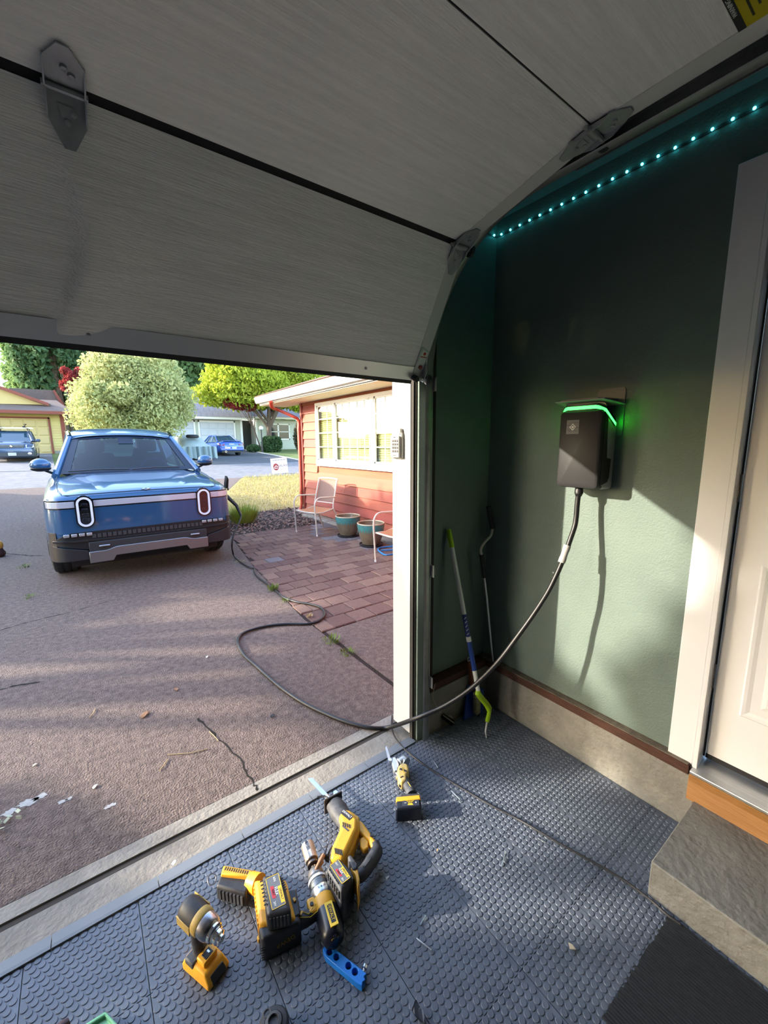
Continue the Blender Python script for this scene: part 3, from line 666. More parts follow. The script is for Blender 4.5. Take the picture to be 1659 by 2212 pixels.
# cab interior
T('dashboard', MB().hexa([(-.80, 1.35, 1.05), (.80, 1.35, 1.05), (.80, 1.95, 1.05), (-.80, 1.95, 1.05)], [(-.78, 1.45, 1.185), (.78, 1.45, 1.185), (.78, 1.90, 1.20), (-.78, 1.90, 1.20)]), M_int, bevel=.02)
mb = MB(); mb.tube([(.36+.19*math.cos(a), 2.0+.05*math.sin(a), 1.20+.16*math.sin(a)) for a in np.linspace(0, 2*math.pi, 28, endpoint=False)], .016, 8, closed=True); mb.box((.36, 2.0, 1.2), (.3, .03, .06)); mb.box((.36, 2.02, 1.13), (.05, .03, .14)); T('steering_wheel', mb, mat('wheel_grey', (.10, .10, .11), .4))
for s in (-1, 1):
    mb = MB(); mb.box((s*.38, 2.75, 1.10), (.50, .14, .70)); mb.box((s*.38, 2.78, 1.56), (.27, .12, .20)); mb.box((s*.38, 2.5, .85), (.5, .5, .2)); T('seat', mb, mat('seat_dark', (.035, .045, .06), .6), bevel=.05, seg=3)
T('rear_seat', MB().box((0, 3.95, 1.05), (1.4, .18, .62)).box((-.38, 3.97, 1.44), (.26, .10, .15)).box((.38, 3.97, 1.44), (.26, .10, .15)), MATS['seat_dark'], bevel=.04)
T('cab_floor', MB().span((-.85, 1.5, .9), (.85, 4.5, .95)), M_int)
mb = MB(); mb.tube([wsp(-.05, .045)+Vector((0, -.02, .02)), wsp(-.45, .06)+Vector((0, -.02, .02)), wsp(-.9, .03)+Vector((0, -.02, .02))], .008, 5); mb.tube([wsp(.75, .045)+Vector((0, -.02, .02)), wsp(.35, .06)+Vector((0, -.02, .02)), wsp(-.02, .035)+Vector((0, -.02, .02))], .008, 5); T('wiper', mb, M_black)
# charge port with its raised flap
T('charge_port', MB().span((.985, .62, .76), (1.005, .86, .96)), M_black, bevel=.006)
mb = MB(); mb.prism([(1.125, .70, 1.115), (1.150, .72, 1.06), (1.155, .80, .90), (1.125, .80, .90), (1.115, .74, 1.0)], (0, .12, 0)); fl = T('charge_flap', mb, M_black, bevel=.004)
T('flap_hinge', MB().hexa([(.99, .70, .90), (1.14, .72, .90), (1.14, .80, .90), (.99, .80, .90)], [(.99, .70, .935), (1.14, .72, .93), (1.14, .80, .93), (.99, .80, .935)]), M_black, fl)
# ================================================================ CHARGER ON THE WALL
M_chw = mat('charger_side_grey', '#a9a9a6', .5)
M_chb = mat('charger_front_black', (.022, .022, .024), .5, spec=.35, bump=.08, bscale=500)
WX = XW-.0005
ch = thing('wall_charger', 'wall charger with glossy black front and glowing green strip on the green wall', 'charger', (WX, .95, 1.36))
y0, y1 = .862, 1.045; z0, z1 = 1.372, 1.742; D = .145
def rr(x, y0, y1, z0, z1, r, n=4):   # rounded rectangle in a plane of constant x
    P = []
    for cy, cz, a0 in ((y1-r, z1-r, 0), (y0+r, z1-r, 90), (y0+r, z0+r, 180), (y1-r, z0+r, 270)):
        for k in range(n+1): a = math.radians(a0+90*k/n); P.append((x, cy+r*math.cos(a), cz+r*math.sin(a)))
    return P
mb = MB(); mb.loft([rr(WX, y0+.004, y1-.004, z0-.006, z1-.075, .018), rr(WX-.06, y0, y1, z0-.004, z1-.045, .018), rr(WX-D+.035, y0, y1, z0, z1, .018)]); mb.build('housing', M_chw, ch, world=True, bevel=.002)
mb = MB(); mb.loft([rr(WX-.095, y0+.0005, y1-.0005, z0-.002, z1-.03, .016), rr(WX-D+.02, y0-.001, y1+.001, z0+.002, z1-.03, .018), rr(WX-D+.006, y0, y1, z0+.006, z1-.034, .018), rr(WX-D, y0+.008, y1-.008, z0+.022, z1-.040, .014)]); fr_ = mb.build('front_cover', M_chb, ch, world=True)
# black side recess on the near flank
mb = MB(); mb.prism([(WX-.10, y0-.0006, z0+.02), (WX-.055, y0-.0006, z0+.03), (WX-.042, y0-.0006, z0+.05), (WX-.038, y0-.0006, z0+.13), (WX-.075, y0-.0006, z0+.135), (WX-.085, y0-.0006, z0+.24), (WX-.09, y0-.0006, z1-.04), (WX-.115, y0-.0006, z1-.04), (WX-.12, y0-.0006, z0+.02)], (0, -.0015, 0)); mb.build('side_recess', M_black, ch, world=True, smooth=False)
# light strip wraps the top edge
M_green_glow = mat('green_glow', (.05, 1, .12), .4, emit=(.05, 1, .10), estr=1.7)
def belt(z0_, z1_, xo, yo, x_in):
    pts = [(x_in, y0-yo), (WX-D+.030-xo, y0-yo), (WX-D+.010-xo, y0+.02-yo), (WX-D+.006-xo, y0+.03), (WX-D+.006-xo, y1-.03), (WX-D+.010-xo, y1-.02+yo), (WX-D+.030-xo, y1+yo), (x_in, y1+yo)]
    return pts
def beltmesh(z0_, z1_, xo, yo, x_in, th, drop=.0):
    A = belt(z0_, z1_, xo, yo, x_in); mb = MB(); rows = []
    for (x, y) in A:
        s = (x-(WX-D))/D; dz = -drop*max(0, s)
        rows.append([(x, y, z0_+dz), (x, y, z1_+dz), (x+th, y, z1_+dz), (x+th, y, z0_+dz)])
    mb.loft(rows); return mb
beltmesh(z1-.032, z1-.002, .0, .0, WX-.03, .01, .085).build('top_band', M_black, ch, world=True)
beltmesh(z1-.027, z1-.013, .0025, .0025, WX-.022, .004, .085).build('light_strip', M_green_glow, ch, world=True, bevel=.002, label='glowing green light strip')
# tilted rain shield and back plate
M_shield = mat('shield_grey', '#8b8c8c', .45)
mb = MB(); mb.prism([(WX-.012, y0-.035, z1-.012), (WX-D-.012, y0-.012, z1+.006), (WX-D-.012, y1+.022, z1+.006), (WX-.012, y1+.035, z1-.012)], (0, 0, .0045)); mb.prism([(WX-.012, y0+.0, z1+.012), (WX-D-.0, y0+.02, z1+.012), (WX-D-.0, y1-.0, z1+.012), (WX-.012, y1, z1+.012)], (0, 0, .004)); mb.build('rain_shield', M_shield, ch, world=True, bevel=.0015)
mb = MB(); mb.prism(rr(WX, .838, .955, 1.60, z1+.062, .012), (-.004, 0, 0)); mb.build('back_plate', mat('plate_grey', '#77797a', .5), ch, world=True)
# square label with the diamond emblem
xf = WX-D-.0004; yl, zl_ = .983, 1.640
mb = MB(); mb.prism([(xf, yl-.028, zl_-.030), (xf, yl+.028, zl_-.030), (xf, yl+.028, zl_+.030), (xf, yl-.028, zl_+.030)], (-.0006, 0, 0)); lb = mb.build('label_plate', mat('label_slate', (.075, .085, .105), .5), ch, world=True, smooth=False)
mb = MB(); xx = xf-.0010; r1, r2, r3 = .015, .0108, .0062
def dia(r): return [(xx, yl-r, zl_), (xx, yl, zl_-r), (xx, yl+r, zl_), (xx, yl, zl_+r)]
mb.loft([dia(r1), dia(r2)], cap=False); mb.loft([dia(r3), dia(r3*.45)], cap=False)
mb.span((xx-.0004, yl-.0012, zl_-.004), (xx, yl+.0012, zl_+.004)); mb.build('diamond_emblem', mat('print_silver', '#c3c7cc', .5), lb, world=True, smooth=False)
mb = MB()
for k, (a, b, zz) in enumerate(((-.026, .010, .016), (-.004, .027, .009), (-.027, -.008, -.004), (.004, .026, -.010), (-.022, .018, -.019))):
    mb.tube([(xx, yl+a, zl_+zz), (xx, yl+(a+b)/2, zl_+zz+.003*(-1)**k), (xx, yl+b, zl_+zz+.001)], .0006, 4)
mb.build('label_scratches', M_black, lb, world=True)
# gland
GX, GY = WX-.098, .960
mb = MB(); mb.lathe([(.017, 0), (.017, -.006), (.0185, -.008), (.0185, -.024), (.016, -.027), (.0135, -.036)], (GX, GY, z0-.002), 12); mb.build('cable_gland', M_black, ch, world=True)
# ================================================================ CHARGING CABLE
A2 = Vector((1.60, 1.072)); B2 = Vector((1.10, 1.625))
def hang(px, py):   # point of the hanging loop: lies in the vertical plane through gland and touchdown
    d = ray(px, py); n = Vector((-(B2-A2).y, (B2-A2).x)); t = (A2-Vector((0, 0))).dot(n)/(d.x*n.x+d.y*n.y); return CAM+t*d
P = [Vector((GX, GY, z0-.02)), Vector((GX-.002, GY+.002, z0-.07))]
P += [pX(1243, 1130, 1.785), pX(1232, 1165, 1.760), pX(1217, 1207, 1.728), pX(1203, 1240, 1.702), pX(1183, 1280, 1.672), pX(1152, 1328, 1.632)]
for q in [(1118, 1375), (1080, 1425), (1040, 1467), (1000, 1500), (950, 1530), (895, 1553)]: P.append(hang(*q))
r = .0115
gp = [(840, 1571), (800, 1572), (750, 1560), (700, 1540), (650, 1515), (600, 1480), (555, 1440), (530, 1418), (517, 1398), (514, 1384), (522, 1370), (545, 1360), (580, 1352), (620, 1348), (660, 1348), (682, 1344), (698, 1334), (701, 1324), (692, 1312), (670, 1305), (640, 1300), (612, 1290), (590, 1272), (572, 1258), (556, 1246), (550, 1236), (549, 1228), (540, 1226), (525, 1218), (512, 1208), (504, 1197)]
for q in gp: v = pz(*q, r+.002); P.append(v)
for i, p in enumerate(P): 
    if p.z < r+.002: p.z = r+.002
# rise to the truck's port
port = Vector((TX+1.03, TY+.74, .80))
P += [pY(501, 1175, 5.72), pY(507, 1150, 5.85), pY(517, 1128, 6.0), pY(521, 1112, 6.12), pY(513, 1096, 6.2), Vector((TX+1.115, TY+.70, .80))]
cb = MB(); cb.tube(smoothpath(P, 7), .0112, 12)
cab = thing('charging_cable', 'thick black charging cable from the wall charger across the driveway to the truck', 'cable', (GX, GY, 0))
cb.build('cable_jacket', mat('cable_black', (.010, .010, .012), .42), cab, world=True, angle=85)
plg = MB(); plg.tube([pY(521, 1114, 6.11), pY(511, 1092, 6.2), Vector((TX+1.10, TY+.70, .815)), Vector((TX+1.0, TY+.74, .80))], [.016, .026, .032, .034], 12, flat=.85); plg.build('plug', M_black, cab, world=True)
a, b = pX(1226, 1178, 1.747), pX(1213, 1215, 1.722)
mb = MB(); ax = (b-a).normalized(); L = (b-a).length
for (r0, l0, l1) in ((.0165, 0, .30), (.015, .30, .72), (.0165, .72, 1)): mb.lathe([(r0, l0*L), (r0, l1*L)], a, 12, axis=ax)
mb.build('cable_sleeve', mat('clear_sleeve', (.55, .54, .53), .25, trans=.35, ior=1.3), cab, world=True, label='clear plastic sleeve on the cable')
# thin black wire over the rubber tiles
W = [pz(*q, .006) for q in [(847, 1545), (846, 1568), (852, 1590), (868, 1612), (890, 1632), (925, 1658), (962, 1681), (1010, 1710), (1065, 1742), (1110, 1765)]]+[pz(*q, .014) for q in [(1150, 1787), (1200, 1817), (1265, 1853), (1330, 1890), (1370, 1917), (1408, 1946), (1440, 1975), (1470, 1996)]]
MB().tube(smoothpath(W, 5), .0042, 6).build('power_cord', mat('thin_cord', (.02, .02, .025), .5), label='thin black cord running over the rubber tiles to the concrete step', cat='cord')
# ================================================================ LED STRIP
ld = thing('light_strip', 'strip of small teal glowing LEDs along the top of the green wall', 'led strip', (XW-.01, .9, 2.64))
Mled = mat('teal_glow', (.1, .9, .95), .4, emit=(.05, .72, .85), estr=6.5)
spx = [(1630, 233), (1585, 255.5), (1540, 278.5), (1498, 299), (1459, 318.5), (1422, 337), (1387, 354), (1354, 371), (1323, 386.5), (1294, 401.5), (1267, 415), (1240, 428.5), (1214, 440.5), (1190, 452.5), (1167, 463.5), (1145, 475), (1124, 485), (1103, 495), (1083, 505)]
ys = [pX(x_, y_, XW-.008).y for x_, y_ in spx]; zz = pX(1350, 373, XW-.008).z
step_ = (ys[-1]-ys[0])/(len(ys)-1)
mb = MB(); mb.span((XW-.004, -.9, zz-.004), (XW-.001, YF-.004, zz+.004)); mb.span((XW-.10, YF-.004, zz-.004), (XW-.004, YF-.001, zz+.004)); mb.build('strip_tape', mat('strip_tape', '#3b3f3e', .6), ld, world=True)
k = 0; y = ys[-1]
while y > -.5:
    mb = MB(); mb.ball((XW-.008, y, zz), .0050, 8, 6); mb.build('led', Mled, ld, world=True); y -= step_
mb = MB(); mb.ball((XW-.03, YF-.008, zz), .0050, 8, 6); mb.build('led', Mled, ld, world=True)
# ================================================================ PATIO PAVERS (each one a part)
M_pav = mat('paver_red', '#7d5f55', .9, col2='#604c46', nscale=30, contrast=1, hsv=.28, bump=.8, bscale=120)
M_pav2 = mat('paver_grey', '#7b7478', .9, col2='#625d5f', nscale=30, contrast=1, hsv=.2, bump=.8, bscale=120)
pat = thing('patio_paving', 'red brick pavers laid in staggered rows beside the driveway', 'paving', (2.7, 5, -.03))
def left_edge(y): return float(np.interp(y, [2.9, 3.27, 5.14, 7.1], [1.50, 1.49, 1.67, 1.96]))
def far_edge(x): return 7.02+.05*math.sin(x*9)
px_, py_ = .222, .148
row = 0; y = 2.95
while y < 7.1:
    hgt = .225 if y > 0 else py_
    x = 1.42+(.111 if row % 2 else 0)+rng.uniform(-.01, .01)+.02*(y-3)
    while x < 3.98:
        w = px_-.006; x0, x1 = x, x+w
        le = left_edge(y+.1)+.012
        if x1 > le+.05 and x0 < 3.93:
            x0 = max(x0, le); x1 = min(x1, 3.94); j = lambda: rng.uniform(-.004, .004); z = rng.uniform(-.003, .004)
            y0_, y1_ = y+.004, y+hgt-.004
            mb = MB(); q = [(x0+j(), y0_+j()), (x1+j(), y0_+j()), (x1+j(), y1_+j()), (x0+j(), y1_+j())]
            cxm, cym = (x0+x1)/2, (y0_+y1_)/2
            t1, t2 = rng.normal(0, .006), rng.normal(0, .006)
            zz = lambda a, b: z+(a-cxm)*t1+(b-cym)*t2
            mb.loft([[(a, b, -.03) for a, b in q], [(a, b, zz(a, b)-.008) for a, b in q], [(cxm+(a-cxm)*.93, cym+(b-cym)*.93, zz(a, b)) for a, b in q]])
            near = (x0 > 3.1 and y > 4.3 and rng.random() < .5)
            mb.build('paver', M_pav2 if near or rng.random() < .025 else M_pav, pat, world=True, smooth=False)
        x += px_
    y += hgt; row += 1
# ================================================================ RED HOUSE WING
M_side = mat('red_siding', '#a4563f', .62, col2='#8e4735', nscale=3, contrast=.8, stretch=(1, .3, 3), hsv=.03)
M_vinyl = mat('vinyl_white', '#e9e7e2', .4)
HX = 3.95; HYa, HYb = 2.0, 8.40
hw = thing('house_wing', 'red clapboard house wing with white window and white gutter', 'house', (4.6, 5, 0))
def H(name, mb, m, par=None, **k): return mb.build(name, m, par or hw, world=True, **k)
WY0, WY1, WZ0, WZ1 = 4.75, 7.69, 1.125, 2.375
H('wall_core', MB().span((HX+.03, HYa, .0), (HX+.13, HYb-.02, WZ0)).span((HX+.03, HYa, WZ1), (HX+.13, HYb-.02, 2.44)).span((HX+.03, HYa, WZ0), (HX+.13, WY0, WZ1)).span((HX+.03, WY1, WZ0), (HX+.13, HYb-.02, WZ1)), M_side, smooth=False)
k = 0; z = .115
while z < 2.43:
    z1 = min(z+.1745, 2.44)
    def plank(ya, yb):
        mb = MB(); mb.prism([(HX+.03, ya, z-.012), (HX-.006, ya, z-.012), (HX+.020, ya, z1), (HX+.03, ya, z1)], (0, yb-ya, 0)); H('siding_plank', mb, M_side, smooth=False)
    if z1 < WZ0 or z > WZ1: plank(HYa, HYb-.06)
    else:
        plank(HYa, WY0-.02); plank(WY1+.02, HYb-.06)
    z = z1; k += 1
H('corner_board', MB().span((HX-.018, HYb-.075, .10), (HX+.10, HYb+.01, 2.44)), mat('corner_red', '#8f3f33', .55), bevel=.004)
H('wall_end', MB().span((HX+.03, HYb-.02, .1), (HX+3.5, HYb, 2.44)), M_side, smooth=False)
mb = MB()
for i in range(17): mb.span((HX+.02, HYa+.4*i, .0), (HX+.04, HYa+.4*i+.388, .10))
H('foundation', mb, mat('foundation_block', '#7d6c66', .9, hsv=.1), smooth=False)
H('ledge', MB().span((HX-.10, 2.9, -.03), (HX+.03, 8.35, .03)), M_slab, bevel=.01)
# window: outer frame, sashes, grilles, glass, blinds
win = H('window_frame', MB().span((HX-.030, WY0, WZ0), (HX+.03, WY1, WZ0+.115)).span((HX-.022, WY0, WZ1-.055), (HX+.03, WY1, WZ1)).span((HX-.022, WY1-.07, WZ0+.115), (HX+.03, WY1, WZ1-.055)).span((HX-.022, WY0, WZ0+.115), (HX+.03, WY0+.07, WZ1-.055)), M_vinyl, bevel=.004, label='white window frame')
for a, b in ((6.905, 6.985), (5.62, 5.74)): H('mullion', MB().span((HX-.020, a, WZ0+.115), (HX+.03, b, WZ1-.055)), M_vinyl, win, bevel=.003)
G_win = glassy('window_glass', (.9, .93, .9), .10)
zb, zt = WZ0+.115, WZ1-.055
bl = []
for a, b, cols in ((6.985, 7.62, [7.22]), (5.74, 6.905, [6.65, 6.40, 6.15, 5.92]), (4.82, 5.62, [5.33, 5.08])):
    H('pane', MB().span((HX+.004, a, zb), (HX+.008, b, zt)), G_win, win, smooth=False)
    mb = MB()
    for s0, s1 in ((a, a+.03), (b-.03, b)): mb.span((HX-.010, s0, zb), (HX+.016, s1, zt))
    mb.span((HX-.010, a, zb), (HX+.016, b, zb+.03)).span((HX-.010, a, zt-.03), (HX+.016, b, zt)); H('sash', mb, M_vinyl, win, smooth=False)
    mb = MB()
    for c in cols: mb.span((HX-.001, c-.008, zb), (HX+.003, c+.008, zt))
    for zz_ in np.linspace(zb, zt, 5)[1:-1]: mb.span((HX-.001, a, zz_-.008), (HX+.003, b, zz_+.008))
    H('grille', mb, M_vinyl, win, smooth=False)
    bl.append((a, b))
M_blind = mat('yellow_blind_slat', '#d8cf86', .5)
bo = H('blind', MB().span((HX+.05, WY0+.06, zt-.035), (HX+.10, WY1-.06, zt+.02)), mat('blind_headrail', '#d5cca0', .5), label='cream horizontal blinds inside the window')
ns = 27
me = None
for i in range(ns):
    z = zb+.02+(zt-zb-.05)*i/ns
    for a, b in bl:
        mb = MB(); mb.prism([(HX+.060, a+.01, z), (HX+.078, a+.01, z+.036), (HX+.080, a+.01, z+.036), (HX+.062, a+.01, z)], (0, b-a-.02, 0)); H('slat', mb, M_blind, bo, smooth=False)
H('room_back', MB().span((HX+.42, HYa, .5), (HX+.46, HYb, 2.44)), mat('room_dim', '#b5a884', .8), smooth=False)
# soffit, gutter, roof, downspout
SX = 3.40
H('soffit', MB().span((SX+.02, HYa, 2.425), (HX+.1, 9.40, 2.445)), mat('soffit_cream', '#d9c9ad', .6), smooth=False)
H('fascia', MB().span((SX+.02, HYa, 2.43), (SX+.045, 9.40, 2.60)), M_vinyl, smooth=False)
gut = MB(); gut.prism([(SX+.02, HYa, 2.475), (SX-.055, HYa, 2.475), (SX-.085, HYa, 2.55), (SX-.095, HYa, 2.60), (SX-.082, HYa, 2.60), (SX-.07, HYa, 2.55), (SX-.045, HYa, 2.49), (SX+.02, HYa, 2.49)], (0, 7.42, 0)); H('gutter', gut, mat('gutter_white', '#f0eee9', .35), bevel=.002)
H('gutter_end', MB().prism([(SX+.02, 9.418, 2.475), (SX-.055, 9.418, 2.475), (SX-.095, 9.418, 2.60), (SX+.02, 9.418, 2.60)], (0, .006, 0)), MATS['gutter_white'], smooth=False)
rf = MB(); rf.prism([(SX-.04, HYa-.2, 2.60), (SX-.04, HYa-.2, 2.63), (HX+2.4, HYa-.2, 3.62), (HX+2.4, HYa-.2, 3.55)], (0, 9.52-HYa+.2, 0)); rfo = H('roof', rf, mat('roof_deck_brown', '#6d5546', .9), smooth=False)
M_sh = mat('brown_shingle', '#7a6252', .95, col2='#59463b', nscale=18, contrast=1, hsv=.15)
for j in range(9):
    mbx = MB()
    for i in range(25):
        x0 = SX-.05+j*.14; y0_ = HYa+.31*i-(.15 if j % 2 else 0); z0_ = 2.63+(x0-SX+.04)*.335
        mbx.prism([(x0, y0_, z0_+.008), (x0+.15, y0_, z0_+.008+.05), (x0+.15, min(y0_+.30, 9.5), z0_+.008+.05), (x0, min(y0_+.30, 9.5), z0_+.008)], (0, 0, .007))
    o = H('shingle_course', mbx, M_sh, rfo, smooth=False)
dsp = smoothpath([pX(585, 868, SX-.03), pX(588, 880, SX+.02), (3.58, 8.72, 2.30), (3.80, 8.47, 2.16), (3.905, 8.43, 2.08), (3.905, 8.43, 1.9)], 5)+[Vector((3.905, 8.43, .25)), Vector((3.87, 8.43, .08))]
H('downspout', MB().tube(dsp, .038, 8, flat=.8), mat('downspout_red', '#b5412c', .45), label='red painted downspout')
# ================================================================ PATIO CHAIRS
M_fr = mat('chair_frame_white', '#cdc5b6', .4)
M_sl = mat('chair_sling_tan', '#b87a55', .75, col2='#956545', nscale=90, contrast=1)
def chair(label):
    """front of the chair looks along local -x; seat 0.42 high; origin midway between the front feet"""
    c = thing('patio_chair', label, 'chair', (0, 0, 0), group=None)
    for s in (-1, 1):
        y = s*.285
        pts = smoothpath([(0, y, 0), (-.015, y, .25), (-.03, y, .50), (-.01, y, .60), (.06, y, .655), (.20, y*.99, .655), (.40, y*.96, .64), (.455, y*.93, .63)], 5)
        MB().tube(pts, .0125, 8).build('arm_leg', M_fr, c, loc=(0, 0, 0))
        pts = smoothpath([(.62, y*.95, 0), (.50, y*.93, .28), (.415, y*.90, .44), (.46, y*.88, .66), (.53, y*.86, .92)], 5)
        MB().tube(pts, .0125, 8).build('rear_leg', M_fr, c, loc=(0, 0, 0))
        MB().tube([(-.005, y*.97, .40), (.16, y*.95, .39), (.42, y*.90, .43)], .010, 8).build('seat_rail', M_fr, c, loc=(0, 0, 0))
        MB().lathe([(.015, 0), (.015, .03)], (0, y, 0), 8).build('foot_cap', M_white, c, loc=(0, 0, 0))
    MB().tube(smoothpath([(.53, -.245, .92), (.545, -.22, .945), (.55, 0, .955), (.545, .22, .945), (.53, .245, .92)], 4), .0125, 8).build('top_rail', M_fr, c, loc=(0, 0, 0))
    MB().tube([(.0, -.27, .40), (-.02, 0, .395), (.0, .27, .40)], .0115, 8).build('front_rail', M_fr, c, loc=(0, 0, 0))
    MB().tube([(.44, -.25, .52), (.44, .25, .52)], .0095, 8).build('lower_rail', M_fr, c, loc=(0, 0, 0))
    rows = [[(x, y, .395-.03*math.sin(math.pi*(x+.01)/.43)*(1-(y/.27)**2)+.03*(x/.42)) for y in np.linspace(-.262, .262, 9)] for x in np.linspace(-.01, .42, 9)]
    mb = MB(); mb.grid(rows); mb.grid([[(x, y, z-.006) for x, y, z in r] for r in rows]); mb.build('seat', M_sl, c, loc=(0, 0, 0), label='tan mesh seat')
    rows = [[(.442+.10*t+.025*(1-(y/.24)**2), y, .535+.385*t) for y in np.linspace(-.232, .232, 9)] for t in np.linspace(0, 1, 9)]
    mb = MB(); mb.grid(rows); mb.grid([[(x+.005, y, z) for x, y, z in r] for r in rows]); mb.build('backrest', mat('chair_back_tan', '#8f6f60', .75, col2='#775a4e', nscale=90, contrast=1), c, loc=(0, 0, 0), label='dusty tan mesh backrest')
    return c
c1 = chair('white-framed patio chair with tan sling by the corner of the red wall')
f1, f2 = pz(640, 1149, 0), pz(686, 1159, 0); m = (f1+f2)/2; c1.location = m; d_ = (f1-f2).normalized()
c1.rotation_euler.z = math.atan2(d_.y, d_.x)-math.pi/2
c2 = copy_tree(c1); c2['label'] = 'white-framed patio chair half hidden behind the white garage post'
v = pz(807, 1214, 0); c2.location = v-(f1-m); c2.rotation_euler.z = c1.rotation_euler.z-.10
# ================================================================ GLAZED POTS
M_pot = mat('pot_brown_glaze', '#80705a', .4, col2='#5f5241', nscale=8, contrast=.8, coat=.3)
M_teal = mat('pot_teal_glaze', '#4f8f8b', .3, col2='#3b6f70', nscale=14, contrast=1, coat=.5)
def pot(label, loc, s, tone=None):
    p = thing('plant_pot', label, 'pot', loc, group=None)
    bodyp = [(.135, .03), (.150, .06), (.185, .17), (.208, .28), (.215, .345)]
    mb = MB(); mb.lathe([(r*s, h*s) for r, h in bodyp]+[(.195*s, .345*s), (.19*s, .30*s), (.12*s, .05*s)], n=32); o = mb.build('pot_body', M_pot, p, loc=(0, 0, 0))
    mb = MB(); mb.lathe([((r+.0016)*s, h*s) for r, h in ((.2035, .262), (.208, .28), (.2155, .345))], n=32, cap=False)
    for k in range(28):   # scalloped glaze runs
        a = 2*math.pi*k/28; r0 = .2035*s; u = Vector((math.cos(a), math.sin(a), 0)); t = Vector((-math.sin(a), math.cos(a), 0))
        mb.add([u*(r0+.002)+t*.017*s+Vector((0, 0, .264*s)), u*(r0+.002)-t*.017*s+Vector((0, 0, .264*s)), u*(.196*s+.002)-t*.007*s+Vector((0, 0, .225*s)), u*(.196*s+.002)+t*.007*s+Vector((0, 0, .225*s))], [(0, 1, 2, 3)])
    mb.build('glaze_band', M_teal, o, loc=(0, 0, 0), label='teal glazed band')
    mb = MB(); mb.tube([(.207*s*math.cos(a), .207*s*math.sin(a), .352*s) for a in np.linspace(0, 2*math.pi, 32, endpoint=False)], .011*s, 8, closed=True); mb.build('rim', mat('pot_rim', '#a79a80', .35, coat=.4), o, loc=(0, 0, 0))
    MB().lathe([(.188*s, .285*s), (.02, .29*s)], n=24).build('soil', mat('pot_soil', '#8a5f44', .95), p, loc=(0, 0, 0))
    mb = MB(); mb.lathe([(.16*s, 0), (.185*s, .012), (.19*s, .032*s), (.18*s, .032*s), (.17*s, .016*s), (.01, .016*s)], n=28); mb.build('saucer', mat('saucer_dark', '#2e2d2e', .5), p, loc=(0, 0, 0))
    return p
q = pz(752, 1163, 0); pot('glazed plant pot with teal rim nearer the chair in the corner', (q.x+.10, q.y+.16, 0), 1.0)
q = pz(803, 1184, 0); pot('glazed plant pot with teal rim in front of the other pot', (q.x+.10, q.y+.16, 0), 1.0)
# blue folded frame lying on the bricks
zq = .012; Q = [pz(817, 1188, zq), pz(822, 1183, zq), pz(862, 1180, zq), pz(866, 1192, zq), pz(835, 1199, zq), pz(822, 1193, zq)]
mb = MB(); mb.tube(smoothpath(Q+[Q[0]], 3)[:-1], .011, 8, closed=True); mb.tube([pz(823, 1189, zq), pz(864, 1187, zq)], .010, 8); mb.build('folded_frame', mat('bright_blue_tube', '#2d7fc4', .35), label='bright blue tubular frame lying on the bricks beside the pots', cat='frame')
# ================================================================ KEYPAD ON THE JAMB
kp = thing('keypad', 'white garage keypad opener on the jamb post', 'keypad', (1.28, 1.62, 1.5))
def kpx(px_, py_, x): v = pX(px_, py_, x); return v
kb_ = MB(); ky0, ky1, kz0, kz1 = 1.572, 1.652, 1.500, 1.615
kb_.prism([(1.279, ky0, kz0), (1.279, ky1, kz0), (1.279, ky1, kz1+.02), (1.279, ky0+.01, kz1+.02), (1.279, ky0, kz1+.005)], (-.014, 0, 0)); kb_.build('keypad_base', mat('keypad_white', '#b3b1ab', .4), kp, world=True, bevel=.005, seg=3)
mb = MB(); mb.prism([(1.264, ky0+.006, kz0+.006), (1.264, ky1-.004, kz0+.006), (1.264, ky1-.004, kz1-.004), (1.264, ky0+.006, kz1-.004)], (-.013, 0, 0)); mb.build('keypad_body', MATS['keypad_white'], kp, world=True, bevel=.005, seg=3)
# keys face the driveway (towards -y in perspective they show on the front of the raised body)
mb = MB()
for r_ in range(4):
    for c_ in range(3): mb.box((1.2505, ky0+.018+c_*.0165, kz1-.028-r_*.0165), (.003, .012, .0115))
mb.build('keys', mat('key_grey', '#3c3c3f', .5), kp, world=True, bevel=.001)
mb = MB(); mb.box((1.2505, (ky0+ky1)/2, kz0+.017), (.002, .026, .003)).box((1.2505, (ky0+ky1)/2, kz1-.010), (.002, .014, .005)); mb.build('keypad_print', mat('key_print', '#303033', .5), kp, world=True)
mb = MB(); mb.span((1.262, ky0+.008, kz1-.002), (1.279, ky1-.012, kz1+.032)); mb.build('flip_cover', MATS['keypad_white'], kp, world=True, bevel=.005)
